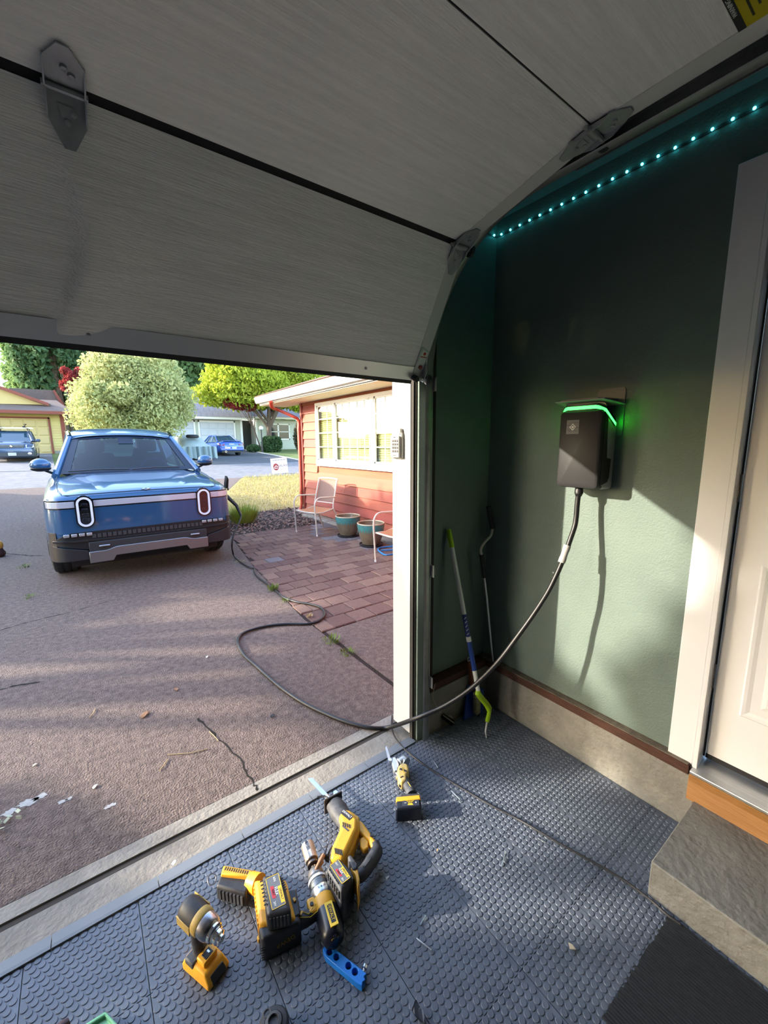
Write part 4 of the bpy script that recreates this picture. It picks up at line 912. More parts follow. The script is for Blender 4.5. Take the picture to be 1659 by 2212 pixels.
# ================================================================ SMALL PLANTING AND LITTER OUTSIDE
def tuft(name, label, loc, n, h, sp, col, cat='weed', group=None, par=None):
    a = rng.uniform(0, 2*math.pi, n); r = sp*np.sqrt(rng.random(n)); lean = rng.uniform(.1, .8, n)
    base = np.stack([r*np.cos(a), r*np.sin(a), np.zeros(n)], 1); d = np.stack([np.cos(a)*lean, np.sin(a)*lean, np.ones(n)], 1); d /= np.linalg.norm(d, axis=1)[:, None]
    L = h*rng.uniform(.5, 1, n)[:, None]; w = np.stack([-np.sin(a), np.cos(a), np.zeros(n)], 1)*.004*(h/.08)**.5
    C = base+d*L/2+np.array(loc)
    return cards(name, C, w, d*L/2, col, par, label, cat, 'stuff', group)
M_weed = mat('weed_green', '#6f8a3a', .8, hsv=.2)
M_straw = mat('straw', '#b3a476', .9)
for i, (q, h, s, lb_) in enumerate([((590, 1275), .09, .05, 'green grass tuft beside the cable at the edge of the bricks'), ((718, 1385), .05, .07, 'weeds in the seam nearest the brick corner'), ((752, 1412), .04, .06, 'weeds halfway along the dirt seam'), ((668, 1333), .04, .03, 'small pale weed where the cable leaves the bricks'), ((520, 1215), .035, .08, 'dry weeds between truck and bricks'), ((618, 1300), .04, .05, 'low weeds under the cable by the bricks')]):
    v = pz(*q, 0); tuft('grass_tuft', lb_, (v.x, v.y, 0), 90 if i < 3 else 50, h, s, M_weed if i in (0, 1, 2, 5) else M_straw)
for q, h, s, lb_ in (((52, 1225), .04, .10, 'flat weed in the driveway crack left of the truck'), ((66, 1290), .03, .08, 'small weed on the driveway nearer the camera')):
    v = pz(*q, 0); tuft('grass_tuft', lb_, (v.x, v.y, 0), 60, h, s, M_weed)
# yellow-green shrub behind the truck's corner
v = pz(520, 1112, 0); tuft('shrub', 'small yellow-green shrub beside the truck by the mulch', (2.55, 8.3, 0), 700, .42, .22, mat('shrub_yellowgreen', '#8f9c3c', .8, hsv=.1), 'shrub')
v = pz(820, 1130, 0)
# wood chips on the bed
n = 5200; X_ = rng.uniform(1.98, 8, n); Y_ = rng.uniform(7.15, 9.55, n); keep = ~((X_ > 3.9) & (Y_ < 8.5)) & (X_ > np.interp(Y_, [7.1, 7.6, 9.5], [1.97, 2.04, 2.45])); X_, Y_ = X_[keep], Y_[keep]; n = len(X_)
a = rng.uniform(0, math.pi, n); L = rng.uniform(.015, .045, n)
A = np.stack([np.cos(a)*L, np.sin(a)*L, rng.normal(0, .008, n)], 1); B = np.stack([-np.sin(a)*.010, np.cos(a)*.010, rng.normal(0, .006, n)], 1)
cards('bark_chips', np.stack([X_, Y_, rng.uniform(.002, .03, n)], 1), A, B, mat('bark_chip', '#6b4a41', .9, col2='#a58a7c', nscale=9, contrast=1.2), None, 'reddish bark chips covering the shaded bed', 'mulch')
# straw grass on the sunny lawn
n = 26000; X_ = rng.uniform(2.4, 15, n); Y_ = rng.uniform(9.4, 16.5, n); keep = X_ > np.interp(Y_, [9.4, 13.2, 16.5], [2.5, 3.7, 5.2]); X_, Y_ = X_[keep], Y_[keep]; n = len(X_)
h = rng.uniform(.02, .09, n)*(1+.9*(Y_ > 15.6)); a = rng.uniform(0, 2*math.pi, n)
Z_ = np.where(Y_ < 10, 0, .04*(Y_-10))
Bv = np.stack([rng.normal(0, .02, n), rng.normal(0, .02, n), h/2], 1); A = np.stack([np.cos(a)*.006, np.sin(a)*.006, np.zeros(n)], 1)
cards('dry_grass', np.stack([X_, Y_, Z_+h/2-.004], 1), A, Bv, mat('straw_blade', '#b59f62', .9, col2='#a0a055', nscale=3, contrast=1.2), None, 'dry straw-coloured grass between the bark bed and the street', 'grass')
# litter on the driveway: leaves, scraps, twigs
M_leafd = mat('dead_leaf', '#8d6a4f', .9); M_pale = mat('pale_scrap', '#c9c6bd', .8); M_dark = mat('dark_scrap', '#2c3236', .8)
def leaf(q, s, m, lb_, nm='dead_leaf', cat='leaf', a=0., z=.0):
    v = pz(*q, z); mb = MB(); k = 7
    P = [(s*math.cos(t)*(1+.25*math.cos(3*t+a)), s*.6*math.sin(t)*(1+.3*math.sin(2*t)), .25*s*abs(math.sin(t*1.5+a))+.002) for t in np.linspace(0, 2*math.pi, k*2, endpoint=False)]
    R = Matrix.Rotation(a, 3, 'Z'); P = [R @ Vector(p) for p in P]
    mb.loft([P, [p+Vector((0, 0, .0016)) for p in P]]); o = mb.build(nm, m, loc=(v.x, v.y, z+.001), label=lb_, cat=cat, smooth=False); return o
leaf((312, 1546), .03, M_leafd, 'curled brown leaf on the driveway, the largest one', a=.5)
leaf((380, 1490), .02, M_leafd, 'small brown leaf up-slope of the curled leaf', a=1.5)
leaf((588, 1548), .016, M_dark, 'small dark scrap beside the long cable bend', 'scrap', 'scrap', a=.3)
leaf((447, 1420), .015, M_pale, 'white scrap left of the cable bend', 'scrap', 'scrap', a=.9)
leaf((75, 1654), .010, M_pale, 'white scrap on the shaded driveway near the left edge', 'scrap', 'scrap', a=.2)
leaf((205, 1701), .014, M_pale, 'pale flake beside the white paint smears', 'scrap', 'scrap', a=.7)
for i, (q, lb_) in enumerate((((12, 1780), 'pale leaf cluster at the left edge of the driveway'), )):
    v = pz(*q, 0); mb = MB()
    for k in range(14):
        x, y, a_ = v.x+rng.uniform(-.05, .05), v.y+rng.uniform(-.05, .04), rng.uniform(0, 6.28); mb.box((x, y, .006+rng.uniform(0, .012)), (.022, .013, .0015), M=Euler((rng.normal(0, .4), rng.normal(0, .4), a_)).to_matrix())
    mb.build('leaf_cluster', mat('pale_leaf', '#b9bfa6', .8), label=lb_, cat='leaves', kind='stuff', smooth=False)
M_tw = mat('twig', '#a08c6a', .9)
for i, (q1, q2, q3, lb_) in enumerate((((452, 1580), (462, 1589), (472, 1600), 'thin pale twig near the crack'), ((345, 1664), (352, 1655), (362, 1640), 'short pale twig left of the crack'), ((362, 1630), (410, 1627), (448, 1618), 'long thin twig lying toward the crack'), ((193, 1550), (202, 1540), (206, 1530), 'short green twig on the sunlit patch'))):
    MB().tube([pz(*q1, .004), pz(*q2, .006), pz(*q3, .004)], .0022, 5).build('twig', M_tw, label=lb_, cat='twig')
# white dried smears (paint) on the driveway, bottom left
M_smear = mat('white_smear', '#b9bab8', .9, col2='#8d8a86', nscale=30, contrast=1.2)
for k, (q, s) in enumerate((((60, 1733), .055), ((85, 1722), .04), ((20, 1755), .04), ((238, 1741), .03), ((150, 1725), .02), ((135, 1732), .025))):
    v = pz(*q, 0); P = []
    for t in np.linspace(0, 2*math.pi, 18, endpoint=False): r_ = s*(.6+.7*rng.random()); P.append((v.x+r_*math.cos(t)*.7, v.y+r_*math.sin(t)*.45, .0))
    mb = MB(); mb.prism(P, (0, 0, .0012)); mb.build('paint_smear', M_smear, kind='structure', smooth=False)
# real-estate style yard sign
sg = thing('yard_sign', 'small white yard sign with red mountain logo at the street edge', 'sign', (7.0, 17.2, gz(17.2)))
q4 = [pY(584, 991, 17.2), pY(619, 988, 17.2), pY(623, 1020, 17.2), pY(589, 1026, 17.2)]
mb = MB(); mb.prism(q4[::-1], (0, .012, 0)); pn = mb.build('sign_panel', mat('sign_white', '#e5d3cf', .6), sg, world=True, smooth=False)
ux = (q4[1]-q4[0]).normalized(); uy = (q4[0]-q4[3]).normalized(); W_, H_ = (q4[1]-q4[0]).length, (q4[0]-q4[3]).length; o_ = q4[3]+Vector((0, -.004, 0))
M_sred = mat('sign_red', '#9a3434', .6); M_sgrey = mat('sign_print', '#8a6a6c', .6)
text('SUPPORTED BY', .085, mat('sign_dark', '#5d5258', .6), sg, o_+ux*W_*.52+uy*H_*.88, ux, uy, world=True)
text('GALAXY', .15, M_sgrey, sg, o_+ux*W_*.72+uy*H_*.52, ux, uy, world=True)
mb = MB(); c = o_+ux*W_*.27+uy*H_*.47; mb.prism([c+ux*.125*math.cos(t)+uy*.15*math.sin(t) for t in np.linspace(0, 2*math.pi, 24, endpoint=False)], (0, .003, 0)); mb.build('logo', M_sred, pn, world=True, smooth=False)
mb = MB(); c = c+Vector((0, -.002, 0)); mb.prism([c+ux*-.11+uy*-.03, c+ux*-.04+uy*.03, c+ux*0+uy*.07, c+ux*.11+uy*.0, c+ux*.08+uy*-.01, c+ux*0+uy*.03, c+ux*-.06+uy*-.02], (0, .001, 0)); mb.prism([c+ux*-.08+uy*-.07, c+ux*.08+uy*-.07, c+ux*.07+uy*-.04, c+ux*-.09+uy*-.04], (0, .001, 0)); mb.build('logo_mountain', MATS['sign_white'], pn, world=True, smooth=False)
mb = MB()
for s_ in (.25, .7): b_ = q4[3]+ux*W_*s_+Vector((0, .006, 0)); mb.tube([b_, Vector((b_.x, b_.y, gz(17.2)-.05))], .006, 5)
mb.build('sign_stake', M_galv, sg, world=True)

q_ = pz(0, 1204, .0); t = thing('marker_lamp', 'small amber-topped dark marker on the ground just inside the left edge', 'marker', (q_.x-.01, q_.y+.05, 0))
MB().lathe([(.05, 0), (.075, .03), (.078, .06), (.055, .10), (.050, .125)], (0, 0, 0), 14).build('base', mat('maroon_plastic', '#3b1c1c', .4), t, loc=(0, 0, 0)); MB().lathe([(.050, .125), (.062, .15), (.060, .20), (.035, .235), (.005, .245)], (0, 0, 0), 14).build('lens', mat('amber_lens', '#c98a3a', .3), t, loc=(0, 0, 0))
# ================================================================ ACROSS THE STREET
M_ysid = mat('yellow_siding', '#cdb678', .7, hsv=.04); M_ytrim = mat('rust_trim', '#8a4a3c', .7); M_roofb = mat('brown_roof_shingles', '#7c6a62', .95, col2='#5e504a', nscale=14, contrast=1, stretch=(.4, 1, 1))
M_gsid = mat('grey_green_siding', '#b9bdae', .7, hsv=.03); M_gdoor = mat('garage_white_grey', '#c3c6cc', .6); M_roofg = mat('grey_roof_shingles', '#868690', .95, col2='#6b6a75', nscale=14, contrast=1, stretch=(.4, 1, 1))
def hp(root):
    def f(name, mb, m, par=None, **k): return mb.build(name, m, par or root, world=True, smooth=k.pop('smooth', False), **k)
    return f
def panels(Hf, par, x0, x1, z0, z1, y, nx, nz, m):
    w = (x1-x0)/nx; h = (z1-z0)/nz
    for i in range(nx):
        for j in range(nz):
            Hf('door_panel', MB().hexa([(x0+i*w+.03, y, z0+j*h+.03), (x0+(i+1)*w-.03, y, z0+j*h+.03), (x0+(i+1)*w-.03, y, z0+(j+1)*h-.03), (x0+i*w+.03, y, z0+(j+1)*h-.03)][::1], [(x0+i*w+.09, y-.04, z0+j*h+.09), (x0+(i+1)*w-.09, y-.04, z0+j*h+.09), (x0+(i+1)*w-.09, y-.04, z0+(j+1)*h-.09), (x0+i*w+.09, y-.04, z0+(j+1)*h-.09)]), m, par)
def clap(Hf, x0, x1, z0, z1, y, m, step=.17):
    z = z0
    while z < z1-.02:
        b = min(z+step, z1); Hf('siding_plank', MB().prism([(x0, y, z), (x0, y-.03, z), (x0, y-.008, b), (x0, y, b)], (x1-x0, 0, 0)), m); z = b
# yellow house with brown roof
yh = thing('yellow_house', 'yellow clapboard house with brown shingled roof and rust trim behind the parked estate car', 'house', (-6, 40, gz(36)))
Hy = hp(yh); Y = 36.0
gx1 = -1.45; gx0 = gx1-2.45
clap(Hy, -13, gx0-.12, 1.2, 3.70, Y, M_ysid); clap(Hy, gx1+.12, -.72, 1.2, 3.70, Y, M_ysid); clap(Hy, gx0-.12, gx1+.12, 3.38, 3.70, Y, M_ysid)
Hy('wall', MB().span((-13, Y, .9), (-.72, Y+12, 3.75)), M_ysid)
Hy('corner_board', MB().span((-.80, Y-.05, 1.2), (-.58, Y+.1, 3.72)), M_ytrim)
Hy('foundation', MB().span((gx1+.15, Y-.06, .9), (-.70, Y, 1.22)), M_slab)
gdr = Hy('garage_door', MB().span((gx0, Y-.02, 1.05), (gx1, Y+.02, 3.34)), mat('yellow_door', '#cbb47c', .6)); panels(Hy, gdr, gx0, gx1, 1.08, 3.32, Y-.02, 4, 4, MATS['yellow_door'])
mb = MB(); mb.span((gx0-.10, Y-.07, 1.0), (gx0, Y, 3.44)).span((gx1, Y-.07, 1.0), (gx1+.10, Y, 3.44)).span((gx0-.10, Y-.07, 3.34), (gx1+.10, Y, 3.44)); Hy('door_trim', mb, M_ytrim)
# pent roof skirt over the garage and the main gable
mb = MB(); mb.hexa([(-13.5, Y-.9, 3.66), (-.05, Y-.9, 3.66), (-.9, Y+2.5, 4.62), (-13.5, Y+2.5, 4.62)], [(-13.5, Y-.9, 3.80), (-.05, Y-.9, 3.80), (-.9, Y+2.5, 4.78), (-13.5, Y+2.5, 4.78)]); Hy('roof', mb, M_roofb)
Hy('fascia', MB().span((-13.5, Y-.95, 3.60), (-.03, Y-.88, 3.80)), M_ytrim)
mb = MB(); mb.prism([(-11.0, Y+.6, 4.1), (-1.6, Y+.6, 4.30), (-5.8, Y+.6, 6.05), (-11, Y+.6, 6.05)], (0, .2, 0)); Hy('gable', mb, M_ysid)
mb = MB(); mb.prism([(-1.3, Y+.3, 4.22), (-1.3, Y+.3, 4.40), (-5.9, Y+.3, 6.30), (-5.9, Y+.3, 6.12)], (0, .35, 0)); Hy('rake_board', mb, M_ytrim)
mb = MB(); mb.hexa([(-5.8, Y+.4, 6.10), (-5.8, Y+9, 6.10), (-1.2, Y+9, 4.2), (-1.2, Y+.4, 4.2)], [(-5.8, Y+.4, 6.22), (-5.8, Y+9, 6.22), (-1.2, Y+9, 4.34), (-1.2, Y+.4, 4.34)]); Hy('roof', mb, M_roofb)
mb = MB(); mb.prism([(-4.2, Y+5.2, 4.4), (-.6, Y+5.2, 4.4), (-1.05, Y+5.2, 5.75), (-3.6, Y+5.2, 5.75)], (0, 4, 0)); Hy('roof', mb, M_roofb)
mb = MB(); mb.prism([(-.62, Y+5.1, 4.3), (-.35, Y+5.1, 4.3), (-1.0, Y+5.1, 5.8), (-1.12, Y+5.1, 5.72)], (0, 3.6, 0)); Hy('rake_board', mb, M_ytrim)
Hy('chimney', MB().span((.05, Y+4, 3), (.85, Y+4.9, 5.6)), mat('chimney_brick', '#8d6a60', .9))
# grey house with two garage doors
gh = thing('grey_house', 'pale grey-green bungalow with two white garage doors and grey roof', 'house', (12, 40, gz(36)))
Hg = hp(gh)
gz0 = 1.10
clap(Hg, 4.2, 11.35, 3.40, 3.68, Y, M_gsid); clap(Hg, 10.95, 11.30, gz0, 3.40, Y, M_gsid); clap(Hg, 7.65, 7.95, gz0, 3.40, Y, M_gsid); clap(Hg, 13.05, 22, gz0+.1, 3.75, Y+1.0, M_gsid)
Hg('wall', MB().span((4.2, Y, .9), (11.35, Y+10, 3.70)), M_gsid); Hg('wall', MB().span((13.05, Y+1, .9), (22, Y+10, 3.75)), M_gsid)
for a, b in ((5.1, 7.6), (8.05, 10.75)):
    g_ = Hg('garage_door', MB().span((a, Y-.02, gz0), (b, Y+.02, 3.36)), M_gdoor); panels(Hg, g_, a, b, gz0+.02, 3.34, Y-.02, 4, 4, M_gdoor)
    mb = MB(); mb.span((a-.12, Y-.06, gz0), (a, Y, 3.48)).span((b, Y-.06, gz0), (b+.12, Y, 3.48)).span((a-.12, Y-.06, 3.36), (b+.12, Y, 3.48)); Hg('door_trim', mb, M_vinyl)
Hg('corner_board', MB().span((11.30, Y-.05, gz0), (11.48, Y+.05, 3.70)), M_vinyl)
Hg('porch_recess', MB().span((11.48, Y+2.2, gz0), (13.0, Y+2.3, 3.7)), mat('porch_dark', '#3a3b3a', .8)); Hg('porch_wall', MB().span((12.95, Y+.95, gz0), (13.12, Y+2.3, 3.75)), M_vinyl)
Hg('porch_floor', MB().span((11.48, Y, .95), (13.05, Y+2.3, gz0)), M_slab)
wf = Hg('window_frame', MB().span((14.0, Y+.93, 1.95), (16.2, Y+1, 2.05)).span((14.0, Y+.93, 3.3), (16.2, Y+1, 3.4)).span((14.0, Y+.93, 1.95), (14.1, Y+1, 3.4)).span((16.1, Y+.93, 1.95), (16.2, Y+1, 3.4)).span((15.0, Y+.93, 1.95), (15.14, Y+1, 3.4)).span((14.0, Y+.93, 2.64), (16.2, Y+1, 2.70)), M_vinyl)
Hg('pane', MB().span((14.05, Y+.955, 2.0), (16.15, Y+.97, 3.35)), mat('far_window_dark', '#2b3236', .1), wf)
mb = MB(); mb.hexa([(3.6, Y-.8, 3.62), (12.2, Y-.8, 3.62), (12.2, Y+5, 6.2), (3.6, Y+5, 6.2)], [(3.6, Y-.8, 3.74), (12.2, Y-.8, 3.74), (12.2, Y+5, 6.34), (3.6, Y+5, 6.34)]); rg = Hg('roof', mb, M_roofg)
mb = MB(); mb.hexa([(12.2, Y+.2, 3.82), (22.6, Y+.2, 3.82), (22.6, Y+5, 6.2), (12.2, Y+5, 6.2)], [(12.2, Y+.2, 3.94), (22.6, Y+.2, 3.94), (22.6, Y+5, 6.34), (12.2, Y+5, 6.34)]); Hg('roof', mb, M_roofg)
for j in range(13):
    y0_ = Y-.8+j*.44; z0_ = 3.745+j*.44*.448; mb = MB()
    for i in range(19): mb.prism([(3.6+i*.45+(j % 2)*.1, y0_, z0_), (3.6+i*.45+(j % 2)*.1+.43, y0_, z0_), (3.6+i*.45+(j % 2)*.1+.43, y0_+.44, z0_+.197), (3.6+i*.45+(j % 2)*.1, y0_+.44, z0_+.197)], (0, 0, .03))
    Hg('shingle_course', mb, M_roofg, rg)
Hg('fascia', MB().span((3.6, Y-.86, 3.56), (12.2, Y-.78, 3.74)), M_vinyl); Hg('fascia', MB().span((12.2, Y+.14, 3.76), (22.6, Y+.2, 3.94)), M_vinyl)
Hg('vent_pipe', MB().lathe([(.09, 4.9), (.09, 6.1), (.14, 6.1), (.14, 6.2)], (9.7, Y+2.8, 0), 10), M_vinyl)
# ---------------------------------------------------------------- small far cars
def far_car(name, label, cat, loc, rz, L, W, stn, cab, paint, glass, wheels, wr, extra):
    """local: nose at y=0 facing -y, length along +y"""
    c = thing(name, label, cat, loc, rz)
    def P(n, mb, m, par=None, **k): return mb.build(n, m, par or c, loc=(0, 0, 0), **k)
    mb = MB(); rings = []
    for (y, w, zb_, zs_, zt_) in stn:
        h = [(0, zb_), (w*.86, zb_), (w*.97, zb_+.06), (w, zb_+.2), (w, (zb_+zs_)/2+.05), (w*.985, zs_-.08), (w*.93, zs_), (w*.78, zt_-.01), (w*.4, zt_), (0, zt_)]
        rings.append([(x, y, z) for x, z in h]+[(-x, y, z) for x, z in h[-2:0:-1]])
    mb.loft(rings); bd = P('body', mb, paint, angle=45)
    boolcut(bd, [MB().lathe([(wr+.05, 0), (wr+.05, .3)], (s*(W/2+.04), y, wr), 20, axis=(-s, 0, 0)) for y in wheels for s in (-1, 1)]); bd.data.set_sharp_from_angle(angle=.8)
    # cab: (y, halfwidth, z) outline base then roof
    (yb0, wb, zb_), (yr0, wr0, zr0), (yr1, wr1, zr1), (yb1, wb1, zb1) = cab
    def quad(n, q, m): mb = MB(); mb.add(q, [(0, 1, 2, 3)]); return P(n, mb, m, smooth=False)
    ins = lambda a, b, t: tuple(a[i]+(b[i]-a[i])*t for i in range(3))
    quad('windscreen', [(-wb, yb0, zb_), (wb, yb0, zb_), (wr0, yr0, zr0), (-wr0, yr0, zr0)], glass)
    quad('rear_window', [(-wb1, yb1, zb1), (wb1, yb1, zb1), (wr1, yr1, zr1), (-wr1, yr1, zr1)], glass)
    for s in (-1, 1): quad('side_window', [(s*wb, yb0, zb_), (s*wb1, yb1, zb1), (s*wr1, yr1, zr1), (s*wr0, yr0, zr0)], glass)
    mb = MB(); mb.loft([[(x, yr0+(yr1-yr0)*t, zr0+(zr1-zr0)*t+.05*math.sin(math.pi*(.15+.7*t))-.03*abs(x/wr0)**4) for x in np.linspace(-wr0*1.04, wr0*1.04, 9)] for t in np.linspace(-.03, 1.03, 7)], cap=False, closed=False); P('roof', mb, paint, angle=70)
    mb = MB()
    for s in (-1, 1):
        mb.tube([(s*wb, yb0, zb_), (s*wr0, yr0, zr0+.01), (s*wr1, yr1, zr1+.01), (s*wb1, yb1, zb1)], .045, 6)
        for t in (.42, .75): mb.tube([(s*(wb+(wb1-wb)*t), yb0+(yb1-yb0)*t, zb_+(zb1-zb_)*t), (s*wr0, yr0+(yr1-yr0)*min(1, t*1.0), zr0)], .04, 5)
    P('pillar', mb, paint)
    P('cabin', MB().box((0, (yr0+yr1)/2+.1, zb_-.1), (wb*1.6, (yr1-yr0)*.9, .3)).box((-.35, yr0+.4, zb_+.12), (.42, .12, .45)).box((.35, yr0+.4, zb_+.12), (.42, .12, .45)), M_int)
    for y in wheels:
        for s in (-1, 1):
            w = P('wheel', MB().lathe([(wr*.6, -.09), (wr*.95, -.10), (wr, -.06), (wr, .06), (wr*.95, .10), (wr*.6, .09)], (s*(W/2-.12), y, wr), 24, axis=(1, 0, 0)), M_rubber)
            mb = MB(); mb.lathe([(wr*.62, 0), (wr*.6, .03), (.05, .05)], (s*(W/2-.10), y, wr), 20, axis=(s, 0, 0))
            P('rim', mb, M_trim, w)
    extra(P, c); return c
M_suvp = mat('slate_blue_paint', (.055, .085, .16), .3, metal=.4, coat=.8)
M_carglass = mat('car_glass_dark', (.03, .06, .09), .05, coat=1.)
def suv_extra(P, c):
    P('lower_cladding', MB().span((-.86, -.03, .30), (.86, .3, .52)), mat('cladding_grey', (.05, .055, .065), .5), bevel=.03)
    g = P('grille', MB().span((-.50, -.035, .74), (.30+.2, .02, .90)), M_black, bevel=.01)
    for z in (.77, .83, .88): P('grille_bar', MB().span((-.49, -.045, z), (.49, -.03, z+.018)), M_galv, g)
    P('badge', MB().lathe([(.055, 0), (.055, .012)], (0, -.04, .83), 14, axis=(0, -1, 0), sx=.7), M_chrome, g)
    for s in (-1, 1):
        P('headlamp', MB().hexa([(s*.56, .0, .74), (s*.86, .10, .76), (s*.84, .30, .90), (s*.56, .12, .89)], [(s*.56, -.03, .74), (s*.88, .06, .76), (s*.88, .28, .91), (s*.56, .05, .90)]), mat('clear_lamp', (.75, .78, .8), .1, coat=1), bevel=.01)
        P('fog_lamp', MB().lathe([(.075, 0), (.075, .02), (.055, .03)], (s*.68, -.02, .44), 14, axis=(0, -1, 0)), M_chrome)
        P('mirror', MB().box((s*1.03, 1.25, 1.12), (.20, .12, .15)), M_suvp, bevel=.04)
        P('roof_rack', MB().tube([(s*.62, 1.75, 1.76), (s*.62, 3.9, 1.76)], .022, 6).box((s*.62, 1.9, 1.72), (.03, .08, .08)).box((s*.62, 3.7, 1.72), (.03, .08, .08)), M_black)
    P('cross_bar', MB().span((-.82, 1.95, 1.80), (.82, 2.02, 1.83)), M_silver); P('cross_bar', MB().span((-.82, 3.2, 1.80), (.82, 3.27, 1.83)), M_silver)
    P('bike_rack', MB().box((-.55, 2.4, 1.86), (.12, 1.3, .05)).box((.5, 2.4, 1.86), (.12, 1.3, .05)).tube([(.5, 1.8, 1.88), (.62, 1.8, 2.0), (.5, 1.85, 1.98)], .02, 5), M_black)
    pl = P('licence_plate', MB().span((-.155, -.055, .36), (.155, -.04, .50)), mat('plate_white', '#cfd6e6', .5)); text('526 CMY', .075, mat('plate_print', '#2b3c7a', .5), pl, (0, -.057, .43), (1, 0, 0), (0, 0, 1))
far_car('estate_car', 'slate blue family car with roof racks parked facing the street by the yellow house', 'car', (-2.72, 28.0, gz(28)+.01), .02, 4.7, 1.83,
    [(0, .74, .36, .72, .78), (.06, .84, .28, .80, .88), (.2, .89, .24, .90, .98), (.5, .91, .22, .95, 1.04), (1.2, .915, .22, 1.0, 1.10), (3.9, .915, .24, 1.05, 1.12), (4.5, .89, .3, 1.0, 1.08), (4.68, .80, .4, .9, .95)],
    ((1.15, .80, 1.08), (2.0, .63, 1.63), (4.0, .65, 1.66), (4.55, .80, 1.08)), M_suvp, M_carglass, (.92, 3.6), .35, suv_extra)
M_wr = mat('bright_blue_paint', (.010, .07, .36), .25, metal=.3, coat=1.)
def wrx_extra(P, c):   # y = rear of the car is at 0 here (rear faces the street)
    P('bumper', MB().span((-.80, -.08, .36), (.80, .10, .62)), M_wr, bevel=.05, seg=3)
    for s in (-1, 1):
        P('tail_lamp', MB().hexa([(s*.50, -.02, .72), (s*.80, .04, .72), (s*.82, .16, .90), (s*.50, .03, .90)], [(s*.50, -.045, .72), (s*.83, .0, .72), (s*.86, .14, .90), (s*.50, .0, .90)]), mat('tail_red', (.30, .015, .01), .15, coat=1), bevel=.01)
        P('mirror', MB().box((s*.96, 2.75, .98), (.18, .12, .12)), M_wr, bevel=.03)
    P('spoiler', MB().span((-.66, -.05, 1.02), (.66, .14, 1.045)).span((-.62, .0, .94), (-.58, .10, 1.02)).span((.58, .0, .94), (.62, .10, 1.02)), M_wr, bevel=.008)
    P('exhaust', MB().lathe([(.065, 0), (.065, .16), (.05, .16), (.05, .02)], (-.45, .08, .30), 14, axis=(0, -1, 0)), M_chrome)
    P('rear_valance', MB().span((-.70, -.02, .24), (.70, .15, .36)), M_black)
    pl = P('licence_plate', MB().span((-.02, -.095, .48), (.29, -.08, .62)), MATS['plate_white']); text('ZKC 417', .07, MATS['plate_print'], pl, (.135, -.097, .55), (1, 0, 0), (0, 0, 1))
    P('plate_frame', MB().span((-.50, -.092, .52), (-.15, -.08, .60)), M_silver)
    text('IMPREZA', .09, M_silver, c, (0, -.032, .80), (1, 0, 0), (0, 0, 1)); text('WRX', .06, M_silver, c, (-.42, -.034, .66), (1, 0, 0), (0, 0, 1))
far_car('saloon_car', 'bright blue saloon car seen from behind on the dark drive across the street', 'car', (8.45, 29.0, gz(29)+.01), .10, 4.4, 1.73,
    [(0, .72, .34, .86, .92), (.05, .80, .28, .90, .97), (.2, .84, .24, .93, 1.0), (.7, .86, .22, .92, .98), (3.2, .865, .20, .86, .94), (3.9, .85, .22, .74, .80), (4.3, .74, .3, .62, .66)],
    ((.62, .72, .96), (1.35, .55, 1.37), (2.5, .56, 1.38), (3.3, .74, .92)), M_wr, M_carglass, (.85, 3.4), .31, wrx_extra)
# ---------------------------------------------------------------- car under a silver cover, tyre on top
cv = thing('covered_car', 'car hidden under a pale silver cover beside the blue saloon', 'covered car', (5.75, 27.2, gz(27)))
mb = MB(); rings = []
for k in range(13):
    t = k/12; y = 26.4+4.3*t; hh = 1.25*math.sin(math.pi*min(1, .16+.84*t)*.55)**.55 if t < .5 else 1.30-.5*(t-.5)**2; hh = np.interp(t, [0, .12, .3, .5, .75, 1], [.75, .98, 1.15, 1.42, 1.40, .9])
    w = np.interp(t, [0, .1, .9, 1], [.70, .86, .88, .75]); base = gz(y)
    h = [(1.04*w, .10), (1.02*w, .5), (.96*w, .78), (.72*w, hh*.93), (.4*w, hh), (0, hh+.01)]
    row = [(5.75+x+.03*math.sin(9*z+k), y-.06*math.sin(7*x), base+z) for x, z in h]+[(5.75-x+.03*math.sin(8*z+k*2), y, base+z) for x, z in h[-2::-1]]; rings.append(row)
mb.loft(rings, cap=False, closed=False); fr_r = rings[0]; mb.add(fr_r, [tuple(range(len(fr_r)))]); mb.build('cover', mat('silver_cover', '#aab6b4', .45, col2='#8b9896', nscale=3, contrast=1), cv, world=True, angle=70)
mb = MB(); rows = []
for j in range(2):
    rows.append([(5.75+(-.9+1.9*i/22), 26.25-.10*math.sin(i*1.9)-.04*math.cos(i*3.1)-(.12 if j == 0 else 0)*1.2, gz(26.4)+(.10+.04*math.sin(i*2.3) if j == 0 else .80)) for i in range(23)])
mb.grid(rows); mb.build('cover_skirt', mat('cover_skirt_grey', '#7f8e90', .5), cv, world=True, angle=30)
mb = MB(); mb.tube([(5.72+.27*math.cos(a), 27.6+.27*math.sin(a), gz(27.6)+1.36+.02*math.sin(a)) for a in np.linspace(0, 2*math.pi, 24, endpoint=False)], .10, 10, closed=True); mb.build('spare_tyre', M_rubber, label='black tyre lying on top of the silver car cover', cat='tyre')
